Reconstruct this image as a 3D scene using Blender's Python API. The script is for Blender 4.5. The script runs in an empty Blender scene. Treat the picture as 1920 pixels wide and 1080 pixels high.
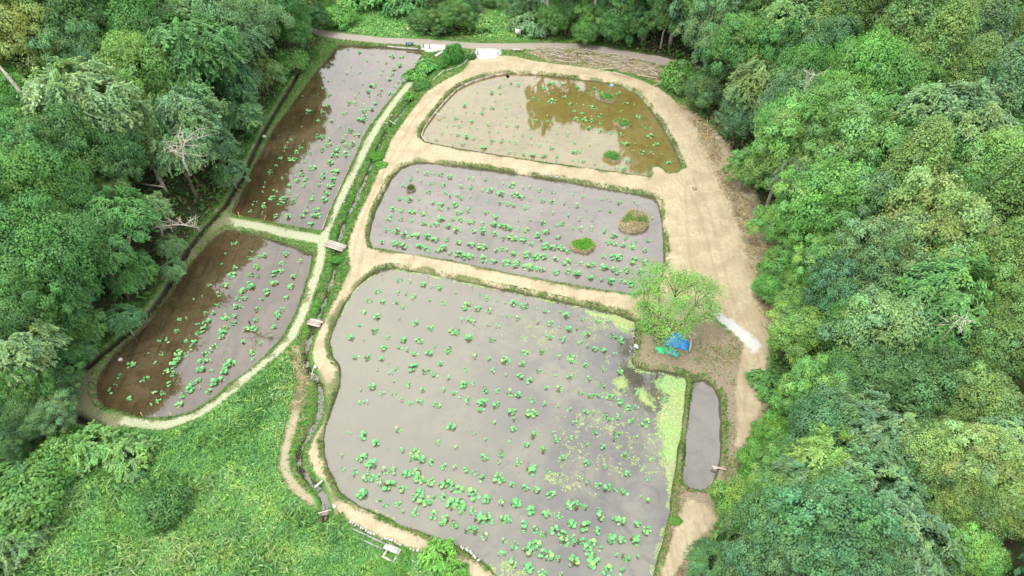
import bpy, math, random
import numpy as np
from mathutils import Vector

random.seed(5)
RS = np.random.RandomState(11)
scene = bpy.context.scene
COL = scene.collection

# ------------------------------------------------------------------ camera
CAM_H = 55.0
cam_d = bpy.data.cameras.new('camera')
cam = bpy.data.objects.new('camera', cam_d)
COL.objects.link(cam)
cam_d.lens = 24.0
cam_d.sensor_width = 36.0
cam_d.clip_start = 0.5
cam_d.clip_end = 3000
cam.location = (0, 0, CAM_H)
cam.rotation_euler = (math.radians(45), 0, 0)
scene.camera = cam

# ------------------------------------------------------------------ world and sun (bright overcast)
SUN_EL, SUN_AZ = math.radians(62), math.radians(-125)
world = bpy.data.worlds.new('World')
scene.world = world
world.use_nodes = True
wn, wl = world.node_tree.nodes, world.node_tree.links
wn.clear()
w_out = wn.new('ShaderNodeOutputWorld')
w_bg = wn.new('ShaderNodeBackground')
w_bg.inputs['Strength'].default_value = 0.1
w_sky = wn.new('ShaderNodeTexSky')
w_sky.sky_type = 'NISHITA'
w_sky.sun_disc = False
w_sky.sun_elevation = SUN_EL
w_sky.sun_rotation = SUN_AZ
w_tc = wn.new('ShaderNodeTexCoord')
w_map = wn.new('ShaderNodeMapping')
w_map.inputs['Scale'].default_value = (1, 1, 1.8)
w_map.inputs['Location'].default_value = (3.1, 1.7, 0.4)
w_no = wn.new('ShaderNodeTexNoise')
w_no.inputs['Scale'].default_value = 2.2
w_no.inputs['Detail'].default_value = 5
w_no.inputs['Roughness'].default_value = 0.5
w_ramp = wn.new('ShaderNodeMapRange')
w_ramp.inputs['From Min'].default_value = 0.36
w_ramp.inputs['From Max'].default_value = 0.64
w_cl = wn.new('ShaderNodeMix')
w_cl.data_type = 'RGBA'
w_cl.inputs['A'].default_value = (8.6, 8.9, 9.7, 1)
w_cl.inputs['B'].default_value = (12.7, 12.6, 12.3, 1)
w_mix = wn.new('ShaderNodeMix')
w_mix.data_type = 'RGBA'
w_mix.inputs['Factor'].default_value = 0.88
wl.new(w_tc.outputs['Generated'], w_map.inputs['Vector'])
wl.new(w_map.outputs['Vector'], w_no.inputs['Vector'])
wl.new(w_no.outputs['Fac'], w_ramp.inputs['Value'])
wl.new(w_ramp.outputs['Result'], w_cl.inputs['Factor'])
wl.new(w_sky.outputs['Color'], w_mix.inputs['A'])
wl.new(w_cl.outputs['Result'], w_mix.inputs['B'])
wl.new(w_mix.outputs['Result'], w_bg.inputs['Color'])
wl.new(w_bg.outputs['Background'], w_out.inputs['Surface'])

sun_d = bpy.data.lights.new('sun', 'SUN')
sun_d.energy = 1.5
sun_d.angle = math.radians(14)
sun_d.color = (1.0, 0.96, 0.88)
sun = bpy.data.objects.new('sun', sun_d)
COL.objects.link(sun)
sd = Vector((math.sin(SUN_AZ) * math.cos(SUN_EL), math.cos(SUN_AZ) * math.cos(SUN_EL), math.sin(SUN_EL)))
sun.rotation_euler = (-sd).to_track_quat('-Z', 'Y').to_euler()

scene.view_settings.view_transform = 'Standard'
scene.view_settings.look = 'None'
scene.view_settings.gamma = 1
scene.view_settings.use_curve_mapping = False
scene.view_settings.exposure = 1.23
scene.cycles.max_bounces = 6
scene.cycles.diffuse_bounces = 3
scene.cycles.glossy_bounces = 3
scene.cycles.transmission_bounces = 4

# ------------------------------------------------------------------ pixel of the photo -> point at height z
S45 = math.sqrt(0.5)
F = 1280.0


def P(u, v, z=0.0):
    dx, dv = (u - 960) / F, (v - 540) / F
    t = (CAM_H - z) / (S45 * (1 + dv))
    return (dx * t, t * S45 * (1 - dv), z)


def PP(pts, z=0.0):
    return np.array([P(u, v, z)[:2] for u, v in pts])


def depth(v, z=0.0):
    return (CAM_H - z) / (S45 * (1 + (v - 540) / F))


# ------------------------------------------------------------------ outlines
POND_UPPER_LEFT = PP([(636,86),(700,89),(752,91),(783,93),(791,103),(779,125),(763,150),(738,178),(702,225),(684,250),(662,300),(641,345),(622,385),(603,433),(560,428),(500,415),(440,402),(437,398),(455,360),(470,325),(492,285),(512,245),(535,215),(560,180),(590,140),(612,115),(625,98)])
POND_LOWER_LEFT = PP([(425,433),(470,440),(520,455),(553,466),(572,477),(586,478),(583,500),(568,550),(548,600),(525,640),(495,670),(460,700),(430,722),(400,748),(365,770),(330,782),(290,785),(240,776),(200,765),(185,748),(182,722),(190,700),(215,665),(260,625),(290,590),(325,545),(355,500),(385,465),(410,440)])
POND_TOP = PP([(948,139),(1010,142),(1060,148),(1120,155),(1165,163),(1195,180),(1215,203),(1238,235),(1255,265),(1272,300),(1277,316),(1264,324),(1252,324),(1240,314),(1222,312),(1215,320),(1214,332),(1185,328),(1100,316),(1000,303),(900,287),(830,275),(800,268),(790,260),(791,248),(810,220),(835,190),(860,165),(895,150),(925,142)])
POND_MIDDLE = PP([(780,307),(800,307),(860,313),(920,320),(1000,333),(1060,342),(1130,355),(1190,365),(1222,371),(1233,382),(1240,420),(1246,500),(1240,520),(1215,545),(1190,553),(1100,540),(1020,525),(940,510),(860,492),(780,478),(700,466),(693,450),(697,425),(705,395),(720,365),(735,335),(755,315)])
POND_LARGE = PP([(740,505),(800,515),(870,530),(960,548),(1040,565),(1110,580),(1160,592),(1190,605),(1190,640),(1184,680),(1192,691),(1215,697),(1240,698),(1280,706),(1286,716),(1280,780),(1270,850),(1262,900),(1255,960),(1240,1020),(1222,1080),(1205,1135),(1100,1145),(1000,1120),(950,1095),(920,1066),(894,1045),(855,1023),(811,1007),(751,984),(673,948),(637,922),(619,885),(611,860),(609,830),(612,800),(625,760),(640,720),(638,690),(625,670),(620,640),(630,610),(645,575),(665,545),(690,520),(715,508)])
POND_SMALL = PP([(1300,717),(1320,715),(1335,725),(1347,745),(1350,790),(1350,850),(1345,880),(1335,908),(1315,918),(1295,915),(1283,905),(1281,890),(1285,850),(1290,800),(1295,750)])
PONDS = [POND_UPPER_LEFT, POND_LOWER_LEFT, POND_TOP, POND_MIDDLE, POND_LARGE, POND_SMALL]

zb = 0.42
SAND = PP([(893,98),(905,108),(940,104),(965,106),(1000,114),(1060,122),(1110,128),(1160,137),(1200,150),(1235,165),(1264,188),(1288,222),(1310,245),(1328,290),(1350,340),(1366,370),(1382,420),(1400,470),(1416,530),(1426,570),(1436,600),(1446,630),(1430,660),(1392,640),(1350,600),(1325,585),(1300,600),(1262,600),(1240,590),(1200,600),(1180,592),(1130,582),(1060,568),(960,548),(800,520),(740,505),(700,560),(660,640),(662,760),(660,860),(680,930),(760,975),(860,1010),(940,1060),(980,1100),(1010,1140),(1040,1200),(960,1180),(881,1080),(855,1059),(785,1031),(717,1007),(660,979),(640,962),(621,953),(600,915),(588,885),(577,850),(588,820),(606,780),(612,750),(606,720),(590,700),(583,665),(588,640),(605,605),(625,570),(645,530),(657,500),(651,470),(657,440),(676,395),(700,345),(718,300),(735,260),(762,220),(797,175),(832,152),(868,134),(880,118),(885,105)], zb)
SAND2 = PP([(1395,640),(1440,630),(1432,740),(1412,800),(1390,840),(1378,835),(1385,790),(1378,740),(1385,700)], zb)
SAND3 = PP([(1290,935),(1330,950),(1345,975),(1310,1010),(1275,1060),(1240,1120),(1225,1120),(1245,1060),(1262,1000),(1275,955)], zb)
BROWN = PP([(1190,600),(1240,590),(1325,590),(1390,640),(1440,640),(1440,760),(1400,850),(1350,950),(1330,1010),(1280,1100),(1230,1120),(1250,1010),(1285,840),(1290,710),(1190,690)], zb)
WHITE1 = PP([(790,84),(812,83),(835,84),(850,88),(838,93),(825,94),(812,98),(800,97),(790,92)], zb)
WHITE2 = PP([(893,91),(915,91),(938,93),(940,100),(930,108),(905,111),(890,106)], zb)
WHITE3 = PP([(1338,583),(1353,588),(1376,602),(1400,620),(1418,636),(1430,648),(1412,664),(1402,652),(1384,632),(1362,614),(1345,600)], zb)
WHITE4 = PP([(1895,1000),(1940,990),(1960,1100),(1890,1080)], 0)
ROAD = (PP([(560,56),(605,62),(650,69),(720,76),(790,79),(850,83),(900,87),(960,87),(1020,86),(1080,87),(1130,93),(1180,102),(1230,112),(1262,122),(1300,135)], zb), 1.15)
PALE = [(PP([(788,112),(770,155),(742,188),(714,228),(692,265),(670,310),(650,350),(630,390),(612,430),(605,455),(598,500),(580,550),(562,600),(545,632),(520,657),(480,690),(440,725),(402,755),(362,780),(310,797),(260,792),(210,785)], zb), 0.55),
        (PP([(425,415),(480,424),(540,438),(605,450)], zb), 0.75)]
DULL = [(PP([(210,785),(170,775),(155,752),(158,725),(178,700),(210,662),(255,622),(290,582),(320,540),(350,495),(380,462),(405,435),(420,418)], zb), 0.95),
        (PP([(420,412),(435,385),(445,355),(455,330),(470,302),(485,275)], zb), 0.4)]
STRAW = [(PP([(556,655),(560,690),(570,715),(560,750),(551,790),(540,826),(532,855),(535,885),(552,912),(575,932),(597,944)], zb), 0.42)]
DITCH = PP([(812,128),(795,150),(772,188),(745,222),(724,248),(712,270),(700,300),(690,325),(675,360),(655,400),(640,430),(634,455),(630,500),(618,540),(606,575),(592,605),(580,640),(573,665),(576,690),(590,708),(601,728),(602,760),(594,790),(572,828),(561,850),(562,880),(580,902),(597,915),(606,935),(612,955),(609,975)], 0.1)
DITCH_LEFT = PP([(560,140),(530,190),(500,240),(475,290),(452,340),(425,385),(405,408),(385,430),(352,470),(332,510),(308,552),(285,583),(250,617),(215,648),(190,668),(165,690)], 0.1)
DITCH_LOW = PP([(145,785),(165,795),(190,803)], 0.1)
VALLEY = PP([(605,52),(590,110),(545,150),(500,215),(470,270),(425,365),(340,480),(280,570),(160,675),(125,760),(60,850),(-150,960),(-400,1100),(-400,1500),(1250,1500),(1310,1060),(1370,950),(1420,850),(1450,760),(1452,600),(1405,440),(1345,290),(1280,140),(1262,128),(1130,78),(1010,66),(1010,-60),(860,-60),(880,70),(780,70),(780,-60),(600,-60)])
MEADOW = PP([(595,960),(545,925),(520,880),(522,850),(540,790),(552,730),(548,660),(520,680),(480,710),(430,748),(380,788),(310,812),(230,805),(150,795),(90,850),(-20,900),(-300,1000),(-400,1500),(1100,1500),(870,1100),(840,1062),(780,1042),(710,1020),(650,990)], 0.3)
LAWN1 = PP([(640,0),(600,52),(700,68),(780,72),(800,60),(760,20),(750,-60),(640,-60)], zb)
LAWN2 = PP([(880,72),(930,20),(935,-40),(1000,-60),(1005,60),(1000,78)], zb)
RUTS = [PP(q, zb) for q in ([(1270,335),(1284,350),(1286,380),(1288,420),(1292,470),(1300,520)], [(1300,335),(1330,400),(1350,470),(1368,540),(1385,600)], [(1285,340),(1312,400),(1330,470),(1348,540),(1365,600)], [(640,600),(655,560),(672,510),(682,450),(705,390),(745,300),(790,230),(850,165)], [(628,590),(642,552),(660,500),(668,450),(690,388),(730,300),(775,225),(835,160)], [(1392,690),(1398,740),(1395,780)])]
BRUSH = PP([(985,98),(1020,92),(1080,94),(1130,100),(1180,110),(1235,124),(1262,140),(1262,168),(1235,155),(1200,142),(1150,130),(1090,124),(1030,115)], zb)
EDGE_STRAW = PP([(1262,190),(1285,200),(1330,235),(1365,280),(1400,340),(1425,400),(1445,440),(1465,500),(1470,560),(1460,640),(1440,640),(1425,600),(1402,540),(1385,480),(1366,420),(1346,370),(1318,310),(1292,250)], zb)


def seg_dist(px, py, pts, closed):
    n = len(pts)
    d2 = np.full(px.shape, 1e12)
    inside = np.zeros(px.shape, bool)
    for i in range(n if closed else n - 1):
        ax, ay = pts[i]
        bx, by = pts[(i + 1) % n]
        ex, ey = bx - ax, by - ay
        wx, wy = px - ax, py - ay
        t = np.clip((wx * ex + wy * ey) / (ex * ex + ey * ey + 1e-12), 0, 1)
        dd = (wx - ex * t) ** 2 + (wy - ey * t) ** 2
        np.minimum(d2, dd, out=d2)
        if closed:
            c = ((ay > py) != (by > py))
            with np.errstate(divide='ignore', invalid='ignore'):
                xi = ex * (py - ay) / (ey if ey != 0 else 1e-12) + ax
            inside ^= c & (px < xi)
    return np.sqrt(d2), inside


def sdf(px, py, poly):
    d, i = seg_dist(px, py, poly, True)
    return np.where(i, d, -d)


def line_sdf(px, py, pl):
    return pl[1] - seg_dist(px, py, pl[0], False)[0]


def hash2(ix, iy, s):
    h = np.sin(ix * 127.1 + iy * 311.7 + s * 74.7) * 43758.5453
    return h - np.floor(h)


def vnoise(x, y, s=0):
    ix, iy = np.floor(x), np.floor(y)
    fx, fy = x - ix, y - iy
    fx, fy = fx * fx * (3 - 2 * fx), fy * fy * (3 - 2 * fy)
    a, b = hash2(ix, iy, s), hash2(ix + 1, iy, s)
    c, d = hash2(ix, iy + 1, s), hash2(ix + 1, iy + 1, s)
    return (a * (1 - fx) + b * fx) * (1 - fy) + (c * (1 - fx) + d * fx) * fy


def fbm(x, y, s=0, o=4):
    r, a, t = 0, 0.5, 0
    for k in range(o):
        r = r + a * vnoise(x * 2 ** k, y * 2 ** k, s + k)
        t += a
        a *= 0.5
    return r / t


def hill(px, py):
    d = np.maximum(0, -sdf(px, py, VALLEY) - 0.5)
    left = np.clip((-px) / 20.0, 0, 1)
    top = 15.0
    z = top * (1 - np.exp(-d * (0.42 + 0.10 * left) / top))
    z = z + np.clip(d / 6, 0, 1) * (fbm(px / 9, py / 9, 3, 3) - 0.5) * 2.0
    return z


def fields(px, py):
    f = {}
    pond = np.full(px.shape, -1e9)
    for p in PONDS:
        pond = np.maximum(pond, sdf(px, py, p))
    f['pond'] = pond
    f['sand'] = np.maximum(np.maximum(sdf(px, py, SAND), sdf(px, py, SAND2)), sdf(px, py, SAND3))
    f['brown'] = sdf(px, py, BROWN)
    f['white'] = np.maximum.reduce([sdf(px, py, WHITE1), sdf(px, py, WHITE2), sdf(px, py, WHITE3), sdf(px, py, WHITE4)])
    f['road'] = line_sdf(px, py, ROAD)
    f['pale'] = np.maximum(line_sdf(px, py, PALE[0]), line_sdf(px, py, PALE[1]))
    f['dull'] = np.maximum(line_sdf(px, py, DULL[0]), line_sdf(px, py, DULL[1]))
    f['straw'] = np.maximum.reduce([line_sdf(px, py, STRAW[0]), sdf(px, py, BRUSH), sdf(px, py, EDGE_STRAW)])
    f['rut'] = -np.minimum.reduce([seg_dist(px, py, q, False)[0] for q in RUTS])
    f['ditch'] = -seg_dist(px, py, DITCH, False)[0]
    f['ditchl'] = -np.minimum(seg_dist(px, py, DITCH_LEFT, False)[0], seg_dist(px, py, DITCH_LOW, False)[0])
    f['valley'] = sdf(px, py, VALLEY)
    f['meadow'] = np.maximum.reduce([sdf(px, py, MEADOW), sdf(px, py, LAWN1), sdf(px, py, LAWN2)])
    return f


def terrain(px, py, f=None):
    if f is None:
        f = fields(px, py)
    base = 0.42 + hill(px, py)
    base = base + (fbm(px / 1.6, py / 1.6, 8, 3) - 0.5) * 0.10
    base = base + np.clip(f['meadow'], 0, 1.5) / 1.5 * (fbm(px / 3.0, py / 3.0, 21, 3) - 0.45) * 0.5
    dp = -f['pond'] + (fbm(px / 0.8, py / 0.8, 5, 3) - 0.5) * 0.22 + (fbm(px / 2.6, py / 2.6, 6, 2) - 0.5) * 0.35
    z = np.minimum(base, np.maximum(dp * 0.95, -0.55))
    dd = -f['ditch'] + (fbm(px / 0.9, py / 0.9, 15, 3) - 0.5) * 0.75 - 0.05
    z = np.minimum(z, -0.12 + 0.75 * np.maximum(dd, 0))
    dl = -f['ditchl']
    z = np.minimum(z, -0.2 + 1.3 * np.maximum(dl - 0.12, 0))
    return z


# coarse lookup of the hill height for placing trees
GX = np.linspace(-190, 190, 191)
GY = np.linspace(-30, 240, 136)
gxx, gyy = np.meshgrid(GX, GY)
HILL = hill(gxx, gyy)


def ground_z(x, y):
    fx = np.clip((np.asarray(x, float) - GX[0]) / (GX[1] - GX[0]), 0, len(GX) - 1.001)
    fy = np.clip((np.asarray(y, float) - GY[0]) / (GY[1] - GY[0]), 0, len(GY) - 1.001)
    i, j = np.floor(fx).astype(int), np.floor(fy).astype(int)
    a, b = fx - i, fy - j
    return 0.42 + (HILL[j, i] * (1 - a) + HILL[j, i + 1] * a) * (1 - b) + (HILL[j + 1, i] * (1 - a) + HILL[j + 1, i + 1] * a) * b


# ------------------------------------------------------------------ mesh helpers
def mesh(name, V, faces, mat=None, attrs=None, smooth=False):
    """faces: list of int arrays (m,k)"""
    me = bpy.data.meshes.new(name)
    V = np.asarray(V, np.float32)
    me.vertices.add(len(V))
    me.vertices.foreach_set('co', V.ravel())
    faces = [np.asarray(f, np.int32) for f in faces if len(f)]
    idx = np.concatenate([f.ravel() for f in faces])
    tot = np.concatenate([np.full(len(f), f.shape[1], np.int32) for f in faces])
    start = np.concatenate([[0], np.cumsum(tot)[:-1]]).astype(np.int32)
    me.loops.add(len(idx))
    me.loops.foreach_set('vertex_index', idx)
    me.polygons.add(len(tot))
    me.polygons.foreach_set('loop_start', start)
    me.update(calc_edges=True)
    if smooth:
        me.polygons.foreach_set('use_smooth', np.ones(len(tot), bool))
    for k, a in (attrs or {}).items():
        a = np.asarray(a, np.float32)
        if a.ndim == 1:
            at = me.attributes.new(k, 'FLOAT', 'POINT')
            at.data.foreach_set('value', a)
        else:
            if a.shape[1] == 3:
                a = np.concatenate([a, np.ones((len(a), 1), np.float32)], 1)
            at = me.attributes.new(k, 'FLOAT_COLOR', 'POINT')
            at.data.foreach_set('color', a.ravel())
    if mat:
        me.materials.append(mat)
    return me


def link(name, me, parent=None, loc=None, **props):
    o = bpy.data.objects.new(name, me)
    COL.objects.link(o)
    if parent:
        o.parent = parent
    if loc is not None:
        o.location = loc
    for k, v in props.items():
        o[k] = v
    return o


def empty(name, loc, label, cat, group=None, rz=0):
    o = bpy.data.objects.new(name, None)
    o.empty_display_size = 0.3
    COL.objects.link(o)
    o.location = loc
    o.rotation_euler = (0, 0, rz)
    o['label'] = label
    o['category'] = cat
    if group:
        o['group'] = group
    return o


class MB:
    """collects pieces into one mesh"""
    def __init__(s):
        s.V, s.Fq, s.Ft, s.T, s.n = [], [], [], [], 0

    def add(s, V, q=None, t=None, tint=None):
        V = np.asarray(V, float)
        if q is not None and len(q):
            s.Fq.append(np.asarray(q) + s.n)
        if t is not None and len(t):
            s.Ft.append(np.asarray(t) + s.n)
        s.V.append(V)
        s.T.append(np.ones((len(V), 3)) if tint is None else np.broadcast_to(np.asarray(tint, float), (len(V), 3)))
        s.n += len(V)

    def box(s, c, size, rot=0.0, tilt=0.0, tint=None):
        x, y, z = np.array(size) / 2
        v = np.array([[a, b, d] for a in (-x, x) for b in (-y, y) for d in (-z, z)])
        bev = 0
        if tilt:
            ct, st = math.cos(tilt), math.sin(tilt)
            v = np.stack([v[:, 0] * ct + v[:, 2] * st, v[:, 1], -v[:, 0] * st + v[:, 2] * ct], 1)
        cr, sr = math.cos(rot), math.sin(rot)
        v = np.stack([v[:, 0] * cr - v[:, 1] * sr, v[:, 0] * sr + v[:, 1] * cr, v[:, 2]], 1) + np.array(c)
        s.add(v, q=[(0, 1, 3, 2), (4, 6, 7, 5), (0, 4, 5, 1), (2, 3, 7, 6), (0, 2, 6, 4), (1, 5, 7, 3)], tint=tint)

    def tube(s, pts, rad, n=6, tint=None, cap=True):
        pts = np.asarray(pts, float)
        rad = np.broadcast_to(np.asarray(rad, float), (len(pts),))
        rings = []
        for i, p in enumerate(pts):
            d = pts[min(i + 1, len(pts) - 1)] - pts[max(i - 1, 0)]
            d = d / (np.linalg.norm(d) + 1e-9)
            a = np.cross(d, [0.31, 0.9, 0.3])
            a /= np.linalg.norm(a) + 1e-9
            b = np.cross(d, a)
            th = np.arange(n) * 2 * math.pi / n
            rings.append(p + rad[i] * (np.cos(th)[:, None] * a + np.sin(th)[:, None] * b))
        V = np.concatenate(rings + [pts[:1], pts[-1:]])
        q = [(i * n + k, i * n + (k + 1) % n, (i + 1) * n + (k + 1) % n, (i + 1) * n + k) for i in range(len(pts) - 1) for k in range(n)]
        m = len(pts) * n
        t = []
        if cap:
            t = [(m, (k + 1) % n, k) for k in range(n)] + [(m + 1, m - n + k, m - n + (k + 1) % n) for k in range(n)]
        s.add(V, q=q, t=t, tint=tint)

    def mesh(s, name, mat, smooth=False):
        fs = []
        if s.Fq:
            fs.append(np.concatenate(s.Fq))
        if s.Ft:
            fs.append(np.concatenate(s.Ft))
        return mesh(name, np.concatenate(s.V), fs, mat, {'tint': np.concatenate(s.T)}, smooth)


def leaf_quads(c, nrm, tdir, L, W, tint, fold=0.12):
    """rhombus leaves: arrays -> V, quads, tint"""
    nrm = nrm / (np.linalg.norm(nrm, axis=1, keepdims=True) + 1e-9)
    t = tdir - nrm * np.sum(tdir * nrm, 1, keepdims=True)
    t = t / (np.linalg.norm(t, axis=1, keepdims=True) + 1e-9)
    b = np.cross(nrm, t)
    L = np.asarray(L)[:, None]
    W = np.asarray(W)[:, None]
    m = c + t * L * 0.05
    v = np.stack([c - t * L / 2, m + b * W / 2 - nrm * fold * W, c + t * L / 2 - nrm * fold * L, m - b * W / 2 - nrm * fold * W], 1)
    n = len(c)
    q = np.arange(n * 4).reshape(n, 4)
    return v.reshape(-1, 3), q, np.repeat(tint, 4, 0)


# ------------------------------------------------------------------ node helpers
class NT:
    def __init__(s, name):
        s.m = bpy.data.materials.new(name)
        s.m.use_nodes = True
        s.t = s.m.node_tree
        s.t.nodes.clear()
        s.out = s.t.nodes.new('ShaderNodeOutputMaterial')

    def n(s, typ, **kw):
        nd = s.t.nodes.new(typ)
        for k, v in kw.items():
            setattr(nd, k, v)
        return nd

    def put(s, sock, v):
        if hasattr(v, 'links') or isinstance(v, bpy.types.NodeSocket):
            s.t.links.new(v, sock)
        else:
            if isinstance(v, tuple) and len(v) == 3 and sock.type == 'RGBA':
                v = v + (1,)
            sock.default_value = v

    def noise(s, scale, detail=3, rough=0.55, vec=None, dist=0.0):
        nd = s.n('ShaderNodeTexNoise')
        nd.inputs['Scale'].default_value = scale
        nd.inputs['Detail'].default_value = detail
        nd.inputs['Roughness'].default_value = rough
        nd.inputs['Distortion'].default_value = dist
        s.t.links.new(vec or s.pos(), nd.inputs['Vector'])
        return nd.outputs['Fac']

    def pos(s, scale=None, rot=0.0):
        if not hasattr(s, '_pos'):
            s._pos = s.n('ShaderNodeNewGeometry').outputs['Position']
        if scale is None:
            return s._pos
        mp = s.n('ShaderNodeMapping')
        mp.inputs['Scale'].default_value = scale
        mp.inputs['Rotation'].default_value = (0, 0, rot)
        s.t.links.new(s._pos, mp.inputs['Vector'])
        return mp.outputs['Vector']

    def attr(s, name, out='Fac'):
        nd = s.n('ShaderNodeAttribute')
        nd.attribute_name = name
        return nd.outputs[out]

    def math(s, op, a, b=0.0, c=None):
        nd = s.n('ShaderNodeMath', operation=op)
        s.put(nd.inputs[0], a)
        s.put(nd.inputs[1], b)
        if c is not None:
            s.put(nd.inputs[2], c)
        return nd.outputs[0]

    def ss(s, x, a, b, lo=0.0, hi=1.0):
        nd = s.n('ShaderNodeMapRange', interpolation_type='SMOOTHSTEP')
        s.put(nd.inputs['Value'], x)
        nd.inputs['From Min'].default_value = a
        nd.inputs['From Max'].default_value = b
        nd.inputs['To Min'].default_value = lo
        nd.inputs['To Max'].default_value = hi
        return nd.outputs[0]

    def mix(s, f, a, b, blend='MIX'):
        nd = s.n('ShaderNodeMix', data_type='RGBA', blend_type=blend)
        s.put(nd.inputs['Factor'], f)
        s.put(nd.inputs['A'], a)
        s.put(nd.inputs['B'], b)
        return nd.outputs['Result']

    def bsdf(s, col, rough=0.8, spec=0.3, bump=None, bstr=0.4, bdist=0.05, **kw):
        nd = s.n('ShaderNodeBsdfPrincipled')
        s.put(nd.inputs['Base Color'], col)
        s.put(nd.inputs['Roughness'], rough)
        s.put(nd.inputs['Specular IOR Level'], spec)
        for k, v in kw.items():
            s.put(nd.inputs[k], v)
        if bump is not None:
            bp = s.n('ShaderNodeBump')
            bp.inputs['Strength'].default_value = bstr
            bp.inputs['Distance'].default_value = bdist
            s.put(bp.inputs['Height'], bump)
            s.t.links.new(bp.outputs['Normal'], nd.inputs['Normal'])
        return nd

    def n_sep(s):
        sp = s.n('ShaderNodeSeparateXYZ')
        s.t.links.new(s.pos(), sp.inputs[0])
        return sp.outputs[0]

    def done(s, sh):
        s.t.links.new(sh, s.out.inputs['Surface'])
        return s.m


def foliage_mat(name, use_obj=True, base=(1, 1, 1), trans=0.25, rough=0.6, spec=0.25, nscale=1.5):
    k = NT(name)
    c = k.attr('tint', 'Color')
    if use_obj:
        oi = k.n('ShaderNodeObjectInfo')
        c = k.mix(1.0, c, oi.outputs['Color'], 'MULTIPLY')
    else:
        c = k.mix(1.0, c, base, 'MULTIPLY')
    c = k.mix(k.ss(k.noise(nscale, 2), 0.3, 0.7), c, k.mix(1.0, c, (1.22, 1.12, 0.85), 'MULTIPLY'))
    b = k.bsdf(c, rough, spec)
    if trans:
        tr = k.n('ShaderNodeBsdfTranslucent')
        k.put(tr.inputs['Color'], k.mix(1.0, c, (1.1, 1.25, 0.6), 'MULTIPLY'))
        mx = k.n('ShaderNodeMixShader')
        mx.inputs[0].default_value = trans
        k.t.links.new(b.outputs[0], mx.inputs[1])
        k.t.links.new(tr.outputs[0], mx.inputs[2])
        return k.done(mx.outputs[0])
    return k.done(b.outputs[0])


def plain_mat(name, col, rough=0.7, spec=0.3, var=0.25, nscale=6.0, bstr=0.3, tint=False, vec=None):
    k = NT(name)
    tc = k.n('ShaderNodeTexCoord').outputs['Object']
    n1 = k.noise(nscale, 4, 0.6, vec=tc)
    lo = tuple(c * (1 - var) for c in col)
    hi = tuple(min(1, c * (1 + var)) for c in col)
    c = k.mix(k.ss(n1, 0.3, 0.7), lo, hi)
    if tint:
        c = k.mix(1.0, c, k.attr('tint', 'Color'), 'MULTIPLY')
    return k.done(k.bsdf(c, rough, spec, bump=n1, bstr=bstr, bdist=0.02).outputs[0])


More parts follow.
